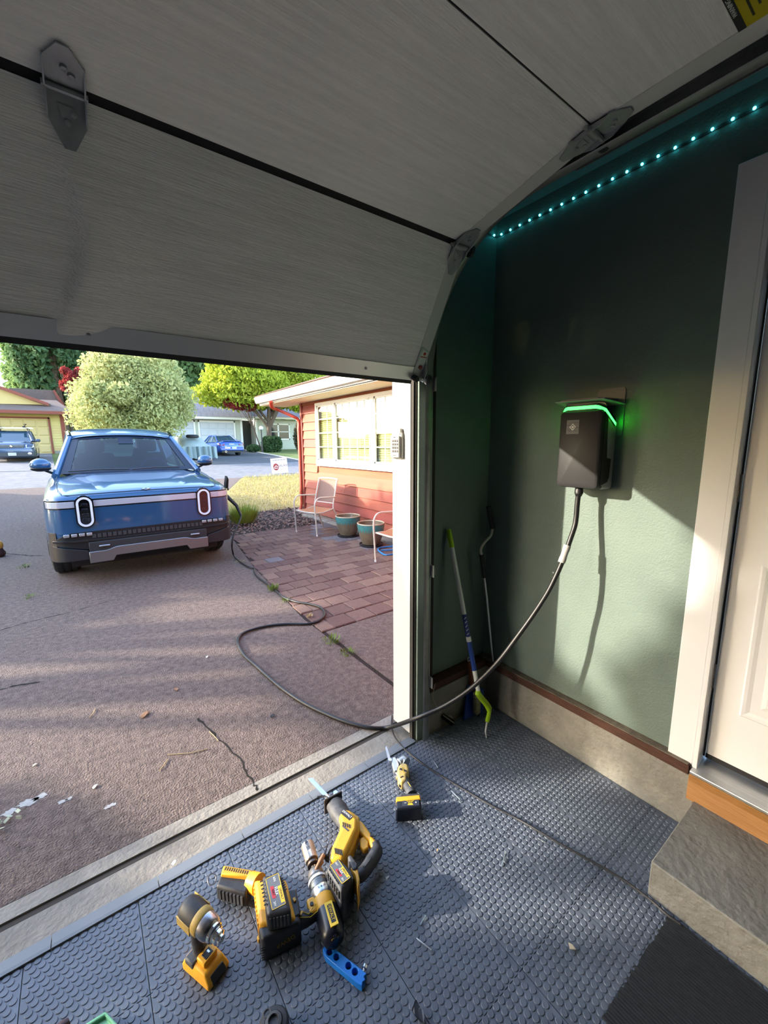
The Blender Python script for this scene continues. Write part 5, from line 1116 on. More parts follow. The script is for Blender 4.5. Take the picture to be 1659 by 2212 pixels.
# ---------------------------------------------------------------- lamp post, hedge, shrubs
lx = pY(564, 924, 32); lp = thing('lamp_post', 'black garden lamp post with white globe beside the clipped hedge', 'lamp post', (lx.x, 32, gz(32)))
MB().lathe([(.10, 0), (.07, .1), (.045, .15), (.045, 1.72), (.08, 1.76)], (0, 0, 0), 12).build('post', M_black, lp, loc=(0, 0, 0)); MB().ball((0, 0, 1.92), .16, 16, 10).build('globe', mat('globe_white', '#d9dcef', .3), lp, loc=(0, 0, 0))
def bush(name, label, c, r, n, m, core, cat='shrub', box=False, ls=.06, group=None):
    th = thing(name, label, cat, (c[0], c[1], gz(c[1])), 0, group)
    u = rng.normal(size=(n, 3)); u /= np.linalg.norm(u, axis=1)[:, None]
    if box: q = rng.uniform(-1, 1, (n, 3)); k = rng.integers(0, 3, n); q[np.arange(n), k] = np.sign(q[np.arange(n), k]); u = q/np.maximum(np.linalg.norm(q, axis=1)[:, None]/1.25, 1)
    Cc = u*np.array(r)*rng.uniform(.82, 1.05, (n, 1))+np.array(c); Cc[:, 2] = np.maximum(Cc[:, 2], gz(c[1])+.02)
    A = rng.normal(size=(n, 3))*ls*.5; B = rng.normal(size=(n, 3))*ls*.6
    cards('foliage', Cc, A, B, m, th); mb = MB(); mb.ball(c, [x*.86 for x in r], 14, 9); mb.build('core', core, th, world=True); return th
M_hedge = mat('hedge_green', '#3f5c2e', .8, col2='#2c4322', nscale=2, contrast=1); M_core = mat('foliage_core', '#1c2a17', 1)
b = pY(588, 975, 33); bush('hedge', 'clipped dark green hedge between lamp post and far window', (b.x, 33, gz(33)+.62), (.72, .6, .62), 5000, M_hedge, M_core, 'hedge', True)
b = pY(548, 978, 33); bush('shrub', 'low round shrub left of the lamp post', (b.x, 33, gz(33)+.3), (.55, .4, .32), 1500, M_hedge, M_core)
b = pY(636, 950, 33.5); bush('shrub', 'tall loose reddish-brown shrub against the far grey wall', (b.x+.5, 33.5, gz(33)+1.2), (.55, .5, 1.2), 1800, mat('russet_leaf', '#6b4a3d', .8, col2='#3e5130', nscale=2, contrast=1), M_core)
b = pY(500, 975, 35.5)
# ================================================================ TREES
M_bark = mat('bark', '#6d5c4e', .9, col2='#4b3f36', nscale=8, contrast=1, stretch=(1, 1, .2))
def leafmat(name, c1, c2, **k):
    m = mat(name, c1, .65, col2=c2, nscale=k.get('ns', .9), contrast=k.get('ct', 1.1), spec=.25); b_ = m.node_tree.nodes['Principled BSDF']; b_.inputs['Subsurface Weight'].default_value = 0
    nt = m.node_tree; tr_ = nt.nodes.new('ShaderNodeBsdfTranslucent'); mx = nt.nodes.new('ShaderNodeMixShader'); mx.inputs[0].default_value = .4
    src = b_.inputs['Base Color'].links[0].from_socket; nt.links.new(src, tr_.inputs[0]); out = nt.nodes['Material Output']
    nt.links.new(b_.outputs[0], mx.inputs[1]); nt.links.new(tr_.outputs[0], mx.inputs[2]); nt.links.new(mx.outputs[0], out.inputs[0]); return m
def crown(center, rad, n, ls, blobs=26, seed=1, hollow=.45, zmin=None, flat=1.):
    g = np.random.default_rng(seed); u = g.normal(size=(blobs, 3)); u /= np.linalg.norm(u, axis=1)[:, None]; bc = u*g.uniform(.35, .85, (blobs, 1)); bc[0] = 0
    br = g.uniform(.22, .42, blobs); k = g.integers(0, blobs, n); v = g.normal(size=(n, 3)); v /= np.linalg.norm(v, axis=1)[:, None]
    pts = bc[k]+v*(br[k]*g.uniform(hollow, 1.05, n)**.5)[:, None]; P = pts*np.array(rad)+np.array(center)
    if zmin is not None: P = P[P[:, 2] > zmin]
    n = len(P); A = g.normal(size=(n, 3)); A /= np.linalg.norm(A, axis=1)[:, None]; B = g.normal(size=(n, 3)); B -= A*(A*B).sum(1)[:, None]; B /= np.linalg.norm(B, axis=1)[:, None]; s = ls*g.uniform(.6, 1.3, (n, 1))
    B[:, 2] -= .3; return P, A*s*.45, B*s*.75
def tree(name, label, base, trunk_h, tr_r, center, rad, n, ls, m, seed, group=None, blobs=26, limbs=6, cat='tree', **k):
    t = thing(name, label, cat, base, 0, group); g = random.Random(seed)
    mb = MB(); top = Vector((center[0], center[1], center[2]-rad[2]*.2)); b0 = Vector(base)
    mb.tube(smoothpath([b0, b0.lerp(top, .3)+Vector((g.uniform(-.2, .2), 0, 0)), b0.lerp(top, .65), top], 4), [tr_r*(1-.6*i/12) for i in range(13)], 8)
    for i in range(limbs):
        a = 2*math.pi*i/limbs+g.uniform(-.4, .4); s0 = b0.lerp(top, g.uniform(.35, .6)); e = Vector(center)+Vector((math.cos(a)*rad[0]*.7, math.sin(a)*rad[1]*.7, g.uniform(-.1, .5)*rad[2]))
        mb.tube(smoothpath([s0, s0.lerp(e, .5)+Vector((0, 0, .15*rad[2])), e], 4), [tr_r*(.5-.42*j/8) for j in range(9)], 6)
    mb.build('trunk', M_bark, t, world=True)
    P, A, B = crown(center, rad, n, ls, blobs, seed, **k); cards('foliage', P, A, B, m, t); return t
L_var = leafmat('variegated_leaf', '#8d9a5c', '#cfcb94', ns=1.2, ct=1.3); L_map = leafmat('maple_leaf', '#8aa12f', '#bfc24d', ns=.6); L_con = leafmat('conifer_green', '#64805a', '#3c5a3a', ns=.5); L_con2 = leafmat('conifer_light', '#8aa36c', '#5f7d50', ns=.6); L_red = leafmat('red_leaf', '#b04a44', '#7c2f33', ns=1); L_back = leafmat('backdrop_green', '#8f9f45', '#5a7438', ns=.4)
tree('variegated_tree', 'large round pale variegated tree directly behind the truck', (2.9, 27.4, gz(27)), 2, .22, (2.9, 27.4, 4.15), (3.35, 2.8, 2.6), 56000, .12, L_var, 3, blobs=60, hollow=.3)
tree('maple_tree', 'bright green spreading maple in front of the grey bungalow', (12.75, 33.6, gz(33)), 2, .26, (13.1, 33.6, 6.5), (6.2, 3.2, 2.75), 56000, .20, L_map, 5, blobs=46, limbs=9)
tree('conifer_tree', 'tall dark conifer left of the variegated tree', (-.9, 50, gz(50)), 3, .4, (-1.0, 50, 14), (3.0, 2.5, 13), 46000, .34, L_con, 6, blobs=44)
tree('conifer_tree', 'grey-green conifer behind the yellow house roof', (-4.2, 54, gz(54)), 3, .4, (-3.2, 54, 11.0), (2.0, 2.2, 9.5), 22000, .34, L_con2, 8, blobs=34)
tree('conifer_tree', 'dark conifer peeking out above the chimney', (1.2, 52, gz(52)), 3, .4, (1.3, 52, 14), (3.0, 2.4, 13), 40000, .34, L_con, 9, blobs=40)
tree('plum_tree', 'small red-leaved tree between conifer and variegated tree', (-.5, 38.5, gz(38)), 2, .12, (.2, 38.5, 6.6), (1.1, 1.0, 1.1), 2600, .16, L_red, 10, blobs=9)
tree('plum_tree', 'red-leaved branches left of the bright green maple', (12.0, 33.0, gz(33)), 2, .07, (10.75, 32.6, 4.75), (1.35, .6, .85), 2600, .15, L_red, 12, blobs=14)
for i, (x, y, r_, h_, m_, lb_) in enumerate(((3.5, 58, 6, 22, L_back, 'yellow-green tree behind the variegated tree'), (12, 56, 7, 24, L_con2, 'broad olive tree behind the grey roof'), (22, 52, 7, 22, L_back, 'broad yellow-green tree behind the maple'), (34, 50, 8, 11, L_con2, 'dull green tree beyond the end of the bungalow'), (-10, 62, 6, 4.5, L_back, 'distant low green tree left of the conifers'), (7.5, 66, 7, 28, L_con2, 'tall hazy conifer seen above the grey roof'))):
    tree('backdrop_tree', lb_, (x, y, gz(y)), 3, .35, (x, y, gz(y)+h_*.55), (r_, 3, h_*.62), 42000, .46, m_, 20+i, blobs=46, limbs=4)
# ---------------------------------------------------------------- trees left of the drive (outside the frame): they shade the driveway and the truck
SHD = ((-8.0, 12.2, 2.9, 1.5, 3.4, 2.2, 30000, 'leafy tree left of the driveway beside the truck'), (-8.2, 17.0, 2.9, 1.5, 3.0, 2.6, 26000, 'leafy tree at the street end of the driveway'),
       (-8.4, 5.35, 4.5, 1.0, 1.3, 1.25, 15000, 'loose leafy tree left of the garage'), (-8.0, 7.82, 4.10, .7, .85, .55, 16000, 'small round crown left of the driveway middle'), (-8.0, 5.3, 1.9, 1.1, 1.75, 1.4, 16000, 'low leafy shrub tree left of the garage front'), (-8.0, 8.6, 4.4, 1.0, .9, .65, 9000, 'second small crown left of the driveway middle'))
for i, (x, y, z, rx, ry, rz_, n, lb_) in enumerate(SHD):
    tree('shade_tree', lb_, (x, y, gz(y)), 2, .2, (x, y, z), (rx, ry, rz_), n, .16, L_con2, 40+i, blobs=40, limbs=6, hollow=.2)
# ================================================================ POWER TOOLS ON THE FLOOR
M_tb = mat('tool_black', (.018, .018, .022), .5, col2=(.035, .035, .038), nscale=30)
M_navy = mat('tool_black_gloss', (.010, .012, .020), .3)
M_tbg = mat('tool_rubber_grey', (.075, .08, .09), .6, col2=(.03, .03, .035), nscale=30)
M_lab = mat('battery_label_grey', (.11, .115, .125), .35, coat=.3)
M_ly = mat('label_yellow_print', (.75, .50, .03), .4); M_lw = mat('label_white_print', (.72, .74, .76), .4); M_lr = mat('label_red_print', (.42, .03, .04), .4)
M_worn = mat('worn_yellow', (.62, .40, .06), .5, col2=(.25, .20, .10), nscale=30, contrast=1.2)
def L_(root):
    def f(n, mb, m, par=None, **k): return mb.build(n, m, par or root, loc=(0, 0, 0), **k)
    return f
def prone(P, z0, z1): mb = MB(); mb.prism([(x, y, z0) for x, y in P], (0, 0, z1-z0)); return mb
def battery(f, root, c, d, M=None, lab=True, big=True, tall=True):
    """battery block: centre c, size d (label on its +z face)"""
    M = M if M is not None else Matrix.Identity(3); c = Vector(c)
    b = f('battery', MB().box(c, d, M=M), M_tb, bevel=.010, seg=4)
    mb = MB()
    for s in (-1, 1):
        for k in range(6): mb.box(c+M @ Vector((s*d[0]/2, -d[1]*.34+k*d[1]*.13, -d[2]*.12)), (.003, d[1]*.07, d[2]*.42), M=M)
    f('battery_ribs', mb, M_tbg, b, bevel=.001)
    return b
def label_flex(f, root, b, c, X, Y, w, h, third='20V'):
    """printed label: c centre, X reading direction, Y up"""
    X = Vector(X).normalized(); Y = Vector(Y); Y = (Y-X*Y.dot(X)).normalized(); Z = X.cross(Y); c = Vector(c)
    def pl(x0, x1, y0, y1, dz, m, n, sh=0.):
        P = [c+X*x0+Y*y0+Z*dz, c+X*x1+Y*y0+Z*dz, c+X*(x1+sh)+Y*y1+Z*dz, c+X*(x0+sh)+Y*y1+Z*dz]; mb = MB(); mb.prism(P, Z*.0005); return f(n, mb, m, b, smooth=False)
    pl(-w/2, w/2, -h/2, h/2, .0002, M_lab, 'label')
    pl(-w/2, w/2, -h/2, -h/2+.0015, .0007, M_ly, 'label_edge'); pl(-w/2, w/2, h/2-.0015, h/2, .0007, M_ly, 'label_edge'); pl(-w/2, -w/2+.0015, -h/2, h/2, .0007, M_ly, 'label_edge'); pl(w/2-.0015, w/2, -h/2, h/2, .0007, M_ly, 'label_edge')
    pl(-w*.10, w*.42, h*.22, h*.46, .0007, M_ly, 'label_band', .0)
    pl(-w*.20, w*.18, -h*.30, -h*.06, .0007, M_lr, 'label_band', .003)
    Zc = c+Z*.0012
    text('DEWALT', h*.22, M_tb, root, Zc+X*w*.16+Y*h*.34, X, Y); text('FLEX', h*.30, M_lw, root, Zc+X*w*.02+Y*h*.07, X, Y); text('VOLT', h*.19, M_tb, root, Zc+X*w*.01-Y*h*.18+Z*.0003, X, Y)
    text('60V', h*.26, M_lw, root, Zc-X*w*.36+Y*h*.12, X, Y); text(third, h*.22, M_lw, root, Zc+X*w*.36-Y*h*.22, X, Y)
def ribs(e0, e1, z0, z1, n, w=.35, out=.0025, ins=.08):
    d = (e1-e0); nrm = Vector((d.y, -d.x, 0)).normalized(); mb = MB(); L = d.length*(1-2*ins)/n
    for k in range(n):
        c = e0+d*(ins+(1-2*ins)*(k+.5)/n)+nrm*out*.3; c = Vector((c.x, c.y, (z0+z1)/2)); mb.box(c, (L*w*2, out*2, z1-z0), rz=math.atan2(d.y, d.x))
    return mb
# ---- impact driver standing on its foot without a battery
t = thing('impact_driver', 'worn yellow impact driver without battery, standing leftmost of the tools', 'power tool', (.150, 1.138, .0023)); t.rotation_euler.z = math.radians(-66)
f = L_(t)
mb = MB(); mb.loft([[(-.060, -.040, 0), (.058, -.037, 0), (.058, .037, 0), (-.060, .040, 0)], [(-.060, -.040, .020), (.060, -.037, .016), (.060, .037, .016), (-.060, .040, .020)], [(-.050, -.033, .046), (.036, -.032, .040), (.036, .032, .040), (-.050, .033, .046)]]); foot = f('foot', mb, M_yellow, bevel=.005, seg=3)
f('foot_window', MB().prism([(.0595, -.024, .008), (.0595, .024, .008), (.046, .022, .030), (.046, -.022, .030)], (.004, 0, .003)), M_navy, foot, bevel=.003)
f('latch_block', MB().box((.008, 0, .050), (.036, .046, .018)), M_yellow, foot, bevel=.003); f('latch_slot', MB().box((.010, 0, .0585), (.022, .026, .004)), M_black, foot, bevel=.001); f('contact', MB().box((.010, .004, .061), (.010, .005, .003)), M_silver, foot)
f('grey_cheek', MB().box((-.030, .0, .036), (.040, .074, .022)), M_tbg, foot, bevel=.005)
mb = MB(); mb.tube(smoothpath([(-.022, 0, .038), (-.030, 0, .075), (-.032, 0, .115), (-.024, 0, .155)], 4), [.021, .021, .020, .019, .019, .019, .018, .018, .018, .018, .019, .02, .021], 12); h = f('handle', mb, M_tbg)
f('trigger', MB().tube([(-.004, 0, .150), (.0, 0, .135), (-.010, 0, .115)], [.008, .010, .007], 8), M_black, h)
ax = Vector((1, 0, -.10)).normalized(); hc = Vector((-.070, 0, .178))
mb = MB(); mb.lathe([(.020, -.010), (.030, -.004), (.034, .010), (.035, .040), (.034, .060)], hc, 20, axis=ax); mt_ = f('motor_cap', mb, M_tb, angle=60)
mb = MB(); mb.lathe([(.0345, .058), (.0362, .062), (.0362, .078), (.034, .082)], hc, 20, axis=ax); f('collar', mb, M_worn, mt_)
mb = MB(); mb.prism([(-.075, .030, .160), (-.01, .033, .155), (-.01, .033, .190), (-.03, .034, .185), (-.075, .030, .195)], (0, .004, 0)); f('side_shell', mb, M_worn, mt_, bevel=.002); mb = MB(); mb.prism([(-.075, -.034, .150), (-.01, -.037, .150), (-.01, -.037, .180), (-.075, -.034, .180)], (0, .004, 0)); f('side_shell', mb, M_worn, mt_, bevel=.002)
mb = MB(); mb.lathe([(.033, .080), (.0335, .096), (.031, .110), (.0245, .122)], hc, 24, axis=ax); f('nose_housing', mb, mat('nose_steel', (.50, .50, .54), .3, metal=1, col2=(.28, .27, .28), nscale=30), angle=70)
mb = MB(); mb.lathe([(.026, .120), (.026, .126), (.022, .128), (.022, .134), (.019, .136), (.019, .146), (.013, .150), (.013, .156), (.007, .156), (.006, .150)], hc, 20, axis=ax); f('chuck', mb, M_chrome, angle=30); mb = MB(); mb.lathe([(.0225, .1275), (.0225, .1325), (.0195, .1355)], hc, 20, axis=ax, cap=False); f("chuck_band", mb, M_black)
# ---- yellow work light with pivoting slotted head and an upturned battery
t = thing('work_light', 'yellow cordless work light with slotted head and black battery on top', 'work light', (0, 0, .0023)); f = L_(t)
def q3(px_, py_, z): v = pz(px_, py_, z); return Vector((v.x, v.y, z))
def pxbox(top, zt, zb, shrink=0.): # block from 4 px corners of its top face
    T_ = [q3(*p, zt) for p in top]; c = sum(T_, Vector())/4; Bm = [Vector((c.x+(p.x-c.x)*(1+shrink), c.y+(p.y-c.y)*(1+shrink), zb)) for p in T_]; mb = MB(); mb.loft([Bm, T_]); return mb
body_ = f('body', pxbox([(548, 1900), (618, 1898), (640, 1985), (560, 2000)], .098, .028, .06), M_yellow, bevel=.012, seg=3)
b_ = f('battery', pxbox([(566, 1889), (610, 1889), (630, 1968), (576, 1980)], .150, .085, .02), M_tb, bevel=.013, seg=4)
A1, A2_, A3, A4 = [q3(*p, .1502) for p in [(573, 1893), (602, 1893), (620, 1958), (586, 1966)]]; cc = (A1+A2_+A3+A4)/4
label_flex(f, t, b_, cc, (A3-A2_+A4-A1), (A2_-A1+A3-A4), (A3-A2_).length*1.02, (A2_-A1).length*.95)
mb = MB()
for k in range(7): p = q3(565, 1905, .150).lerp(q3(574, 1955, .150), k/6); mb.box(p+Vector((0, 0, .0)), (.010, .0035, .002), rz=-.2)
for k in range(6): p = q3(609, 1898, .150).lerp(q3(617, 1922, .150), k/5); mb.box(p, (.009, .0025, .002), rz=-.4)
f('vent_slot', mb, M_black, b_)
f('battery_ribs', ribs(q3(576, 1980, .150), q3(630, 1968, .150), .10, .138, 6, .3, .002), M_tbg, b_, bevel=.001)
f('body_ribs', ribs(q3(548, 1900, .098), q3(560, 2000, .098), .045, .085, 9, .28, .003), M_yellow, body_, bevel=.001)
f('skirt', pxbox([(560, 1988), (640, 1970), (646, 1992), (566, 2018)], .075, .022, .05), M_yellow, body_, bevel=.008)
mb = MB()
for r_ in range(2):
    for k in range(5): mb.box(q3(578+k*13, 2001-k*3-r_*9, .074)+Vector((0, 0, .001)), (.003, .003, .003))
f('grip_dots', mb, M_ly, body_)
f('side_pad', pxbox([(622, 1925), (640, 1920), (650, 1975), (634, 1985)], .090, .03, .0), M_tb, body_, bevel=.005); f('button', MB().box(q3(636, 1945, .092), (.008, .012, .006)), M_yellow, body_)
head = f('head', pxbox([(477, 1887), (545, 1899), (531, 1933), (466, 1915)], .062, .004, .02), M_tb, bevel=.008, seg=3)
f('head_cover', pxbox([(483, 1870), (545, 1880), (541, 1896), (477, 1889)], .074, .055, .04), M_yellow, head, bevel=.004)
mb = MB()
for k in range(11): p = q3(487+k*4.7, 1877+k*.9, .0745); mb.box(p, (.0022, .012, .0018), rz=-.75)
f('vent_slot', mb, M_black, head)
mb = ribs(q3(466, 1915, .062), q3(531, 1933, .062), .014, .050, 7, .30, .0035)
f('grip_rib', mb, M_tbg, head)
f('pivot', MB().tube([q3(542, 1905, .05), q3(560, 1912, .06)], [.030, .033], 14), M_yellow, t)
hk = MB(); c0 = q3(462, 1898, .035); hk.tube([c0+Vector((.014*math.cos(a)-.006, .016*math.sin(a), .006*math.sin(a))) for a in np.linspace(0, 2*math.pi, 16, endpoint=False)], .0025, 6, closed=True); f('hook', hk, M_silver, t)
# ---- hammer drill lying on its side with a hole saw, big black battery on its foot
t = thing('hammer_drill', 'yellow and black hammer drill with hole saw and big black battery, lying in the middle', 'power tool', (0, 0, .0023)); f = L_(t)
d0, d1 = q3(722, 2030, .052), q3(664, 1826, .050); ax = (d1-d0).normalized(); LL = (d1-d0).length
def seg_(prof, n=20): mb = MB(); mb.lathe(prof, d0, n, axis=ax); return mb
bk = f('motor_housing', seg_([(.012, -.012), (.030, -.006), (.037, .012), (.038, .06), (.037, .085)]), M_navy, angle=60)
up = Vector((0, 0, 1)); side = ax.cross(up).normalized()
c = d0+ax*.045+up*.0375
Xl = -ax
f('name_plate', MB().box(c+side*.006, (.026, .075, .004), M=Matrix((side, ax, up)).transposed()), M_ly, bk, bevel=.001)
f('name_plate_dark', MB().box(c+side*.006+up*.0022, (.014, .055, .001), M=Matrix((side, ax, up)).transposed()), M_tb, bk); text('DEWALT', .013, M_ly, t, c+side*.006+up*.0032+ax*.004, -ax, side)
mb = MB(); c2 = d0-ax*.008+up*.010; mb.box(c2+side*.0, (.012, .002, .034), M=Matrix((side, ax, up)).transposed()); f('rear_badge', mb, M_tbg, bk, bevel=.001); mb = MB(); mb.tube([d0-ax*.0095+side*.010*sx+up*(.018*sz) for sx, sz in ((-1, -1), (1, -1), (1, 1), (-1, 1))], .0011, 5, closed=True); f('rear_badge_line', mb, M_ly, bk)
mid = f('gear_cover', seg_([(.037, .083), (.0385, .092), (.0385, .118), (.036, .124)]), M_yellow)
f('trigger_guard', MB().box(d0+ax*.108-side*.040+up*.006, (.030, .052, .034), M=Matrix((side, ax, up)).transposed()), M_yellow, mid, bevel=.008, seg=3); f('reverse_button', MB().lathe([(.006, 0), (.006, .004)], d0+ax*.108-side*.042+up*.024, 12, axis=up), M_tb, mid)
gb = f('gearbox', seg_([(.036, .122), (.0375, .128), (.0375, .150), (.034, .156)], 24), M_silver); 
for k in (-1, 0, 1): text('X', .010, M_tb, t, d0+ax*(.140)+up*.0385+side*.010*k, -ax, side)
f('clutch_ring', seg_([(.0355, .155), (.0355, .170), (.032, .174), (.032, .200), (.029, .204)], 12), mat('chuck_dark', (.10, .11, .12), .35, metal=.7)); f('chuck_ring', seg_([(.0335, .183), (.0335, .192)], 20), M_lw, gb)
f('chuck', seg_([(.029, .203), (.027, .222), (.020, .232), (.014, .238)], 16), mat('chuck_worn', (.22, .20, .19), .4, metal=.8))
hs0 = .250
f('arbor', seg_([(.009, .235), (.009, hs0), (.021, hs0), (.021, hs0+.008), (.014, hs0+.010), (.022, hs0+.016), (.0225, hs0+.020)], 16), mat('arbor_dark', (.10, .08, .07), .4, metal=.8))
M_bronze = mat('worn_bronze', (.40, .30, .19), .38, metal=.85, col2=(.55, .50, .45), nscale=14, contrast=1.1)
mb = MB(); nn = 22
U = ax.orthogonal().normalized(); V = ax.cross(U); o1 = d0+ax*(hs0+.018); o2 = d0+ax*(hs0+.085)
rows = []
for rr_, oo in ((.0235, o1), (.0245, o2), (.0222, o2), (.0215, o1)): rows.append([oo+rr_*(math.cos(a)*up+math.sin(a)*side) for a in np.linspace(.10, 2*math.pi-.10-.35, nn)])
rows.append(rows[0]); mb.loft(rows, cap=False, closed=False); mb.add([p for r in rows[:4] for p in (r[0],)]+[p for r in rows[:4] for p in (r[-1],)], [(0, 1, 2, 3), (7, 6, 5, 4)]); f('hole_saw', mb, M_bronze)
hp0, hp1 = d0+ax*.085+Vector((0, 0, .0)), q3(640, 1990, .060)
hd = f('handle', MB().tube(smoothpath([hp0-side*.01, hp0.lerp(hp1, .35)+ax*.006, hp0.lerp(hp1, .7)-ax*.004, hp1], 4), [.030, .027, .025, .024, .023, .022, .022, .022, .023, .024, .025, .027, .029], 14, flat=.8), M_tb)
ln = MB(); a_, b__ = hp0.lerp(hp1, .30), hp0.lerp(hp1, .9); ln.tube([a_+Vector((0, 0, .0265))+ax*.012, a_.lerp(b__, .5)+Vector((0, 0, .0195))-ax*.006, b__+Vector((0, 0, .021))+ax*.012], .0012, 5); ln.tube([a_+Vector((0, 0, .026))-ax*.010, a_.lerp(b__, .45)+Vector((0, 0, .0175))-ax*.015, b__+Vector((0, 0, .021))-ax*.010], .0012, 5); f('grip_line', ln, M_ly, hd)
for q_, w_ in (((651, 1973), .012), ((672, 1965), .014)): f('grip_patch', MB().box(q3(*q_, .085), (w_, .006, .002), rz=.5), M_yellow, hd)
bt = f('battery', pxbox([(557, 2003), (645, 1972), (650, 1993), (566, 2032)], .088, .0, .03), M_tb, bevel=.010, seg=4)
P1 = [pz(566, 2094, 0), pz(636, 2079, 0)]; 
fl_ = (P1[1]-P1[0]).normalized(); nrm_ = Vector((fl_.y, -fl_.x, 0))
T1, T2 = q3(563, 2030, .088), q3(650, 1993, .088)
mb = MB(); P4 = [Vector((T1.x, T1.y, 0)), Vector((T2.x, T2.y, 0)), Vector((T2.x, T2.y, .088)), Vector((T1.x, T1.y, .088))]; fx = (P4[1]-P4[0]).normalized(); fn = Vector((fx.y, -fx.x, 0)); ctr = sum(P4, Vector())/4
text('DEWALT', .021, mat('dim_yellow_print', (.32, .20, .02), .5), t, ctr+fn*.0025+Vector((0, 0, -.004)), -fx+Vector((0, 0, -.25)), Vector((0, 0, -1)))
mb = MB()
for k in range(6): mb.box(P4[0]+fx*.006+fn*.001+Vector((0, 0, .012+k*.009)), (.014, .006, .004), rz=math.atan2(fx.y, fx.x))
f('battery_ribs', mb, M_tbg, bt, bevel=.001); f('level_gauge', MB().box(P4[3]+fx*.022+fn*.0015+Vector((0, 0, -.016)), (.012, .003, .012), rz=math.atan2(fx.y, fx.x)), mat('gauge_grey', (.15, .16, .18), .3), bt)
f('release_tab', MB().box(q3(560, 2030, .05), (.010, .014, .014)), M_yellow, bt, bevel=.002)
# ---- reciprocating saw
t = thing('reciprocating_saw', 'yellow reciprocating saw with grey boot, long blade and upturned battery', 'power tool', (0, 0, .0023)); f = L_(t)
def poly(P, zt, zb): mb = MB(); T_ = [q3(*p, zt) for p in P]; mb.prism([Vector((v.x, v.y, zb)) for v in T_], (0, 0, zt-zb)); return mb
s0, s1 = q3(722, 1738, .05), q3(757, 1792, .055)
main = f('body', poly([(731, 1762), (742, 1746), (758, 1749), (773, 1768), (772, 1790), (748, 1842), (739, 1862), (712, 1855), (717, 1828), (734, 1790), (735, 1775)], .088, .018), M_yellow, bevel=.014, seg=4)
f('spine', poly([(756, 1750), (776, 1764), (778, 1790), (757, 1843), (742, 1862), (734, 1856), (760, 1800), (768, 1778)], .072, .012), M_yellow, main, bevel=.008, seg=3)
boot = f('boot', MB().tube([s0, s0.lerp(s1, .30), s0.lerp(s1, .62), s0.lerp(s1, .95)], [.036, .040, .036, .030], 16, flat=.85), M_tbg)
sd_ = (s1-s0).normalized(); sx_ = sd_.cross(Vector((0, 0, 1))).normalized(); Mx = Matrix((sx_, sd_, Vector((0, 0, 1)))).transposed()
shoe = f('shoe', MB().box(s0-sd_*.010, (.085, .010, .070), M=Mx), mat('shoe_dark', (.07, .06, .055), .45, metal=.5), bevel=.004, seg=3); f('shoe_arm', MB().tube([s0-sd_*.012+sx_*.02+Vector((0, 0, .03)), s0-sd_*.035+sx_*.028+Vector((0, 0, .028)), s0-sd_*.05+sx_*.055+Vector((0, 0, .026))], .004, 6), M_black, shoe); f('shoe_bolt', MB().lathe([(.010, 0), (.010, .012)], s0-sd_*.022-sx_*.018+Vector((0, 0, .02)), 12, axis=Vector((0, 0, 1))), M_silver, shoe)
bl0, bl1 = q3(706, 1722, .052), q3(668, 1681, .052); bd = (bl1-bl0).normalized(); bs = bd.cross(Vector((0, 0, 1))).normalized()
mb = MB(); mb.prism([bl0+bs*.009, bl0-bs*.009, bl1-bs*.009+bd*-.012, bl1-bs*.007, bl1+bs*.009-bd*.012], (0, 0, .0016))
for k in range(26): p = bl0+bd*(k+1)*((bl1-bl0).length-.014)/27+bs*.009; mb.prism([p, p+bd*.003, p+bs*.0026], (0, 0, .0014))
f('blade', mb, mat('blade_steel', (.45, .50, .58), .3, metal=.9, col2=(.60, .62, .66), nscale=30)); f('blade_clamp', MB().tube([bl0-bd*.03, bl0+bd*.005], .010, 10), M_silver)
f('top_arm', poly([(764, 1762), (783, 1775), (814, 1818), (818, 1828), (806, 1836), (799, 1824), (795, 1812), (780, 1800), (768, 1795), (770, 1778)], .064, .030), M_yellow, main, bevel=.009, seg=3)
f('trigger_block', poly([(786, 1806), (797, 1818), (796, 1832), (786, 1838), (778, 1828), (777, 1812)], .056, .034), M_yellow, main, bevel=.005); f('trigger', poly([(779, 1810), (786, 1809), (784, 1826), (776, 1826)], .054, .038), M_tbg, main, bevel=.004)
f('grip', MB().tube(smoothpath([q3(810, 1826, .050), q3(813, 1842, .050), q3(801, 1862, .050), q3(788, 1882, .050), q3(772, 1896, .050), q3(760, 1893, .05)], 4), [.020]*3+[.024]*6+[.023]*6+[.022]*6, 12, flat=.9), M_tb); f('grip_inlay', MB().tube(smoothpath([q3(806, 1840, .066), q3(797, 1856, .068), q3(784, 1874, .068)], 4), .010, 8, flat=.5), M_tbg)
f('lock_window', MB().box(q3(803, 1806, .066), (.014, .008, .003), rz=-.6), M_black, main, bevel=.001)
def vents(P0, P1_, n, z, L, rz):
    mb = MB()
    for k in range(n): p = q3(P0[0]+(P1_[0]-P0[0])*k/(n-1), P0[1]+(P1_[1]-P0[1])*k/(n-1), z); mb.box(p, (.0032, L, .003), rz=rz)
    return mb
f('vent_slot', vents((741, 1781), (755, 1786), 4, .0885, .016, -.45), M_black, main); f('vent_slot', vents((724, 1839), (738, 1843), 5, .0885, .022, -.35), M_black, main)
nx_ = (q3(759, 1766, .0885)-q3(742, 1752, .0885)).normalized()
cpl = q3(749, 1761, .0888); Mp = Matrix((nx_, Vector((0, 0, 1)).cross(nx_), Vector((0, 0, 1)))).transposed()
f('name_plate', MB().box(cpl, (.050, .022, .0012), M=Mp), M_tb, main); text('DEWALT', .0125, M_lw, t, cpl+Vector((0, 0, .001))+(Vector((0, 0, 1)).cross(nx_))*.002, nx_, Vector((0, 0, 1)).cross(nx_))
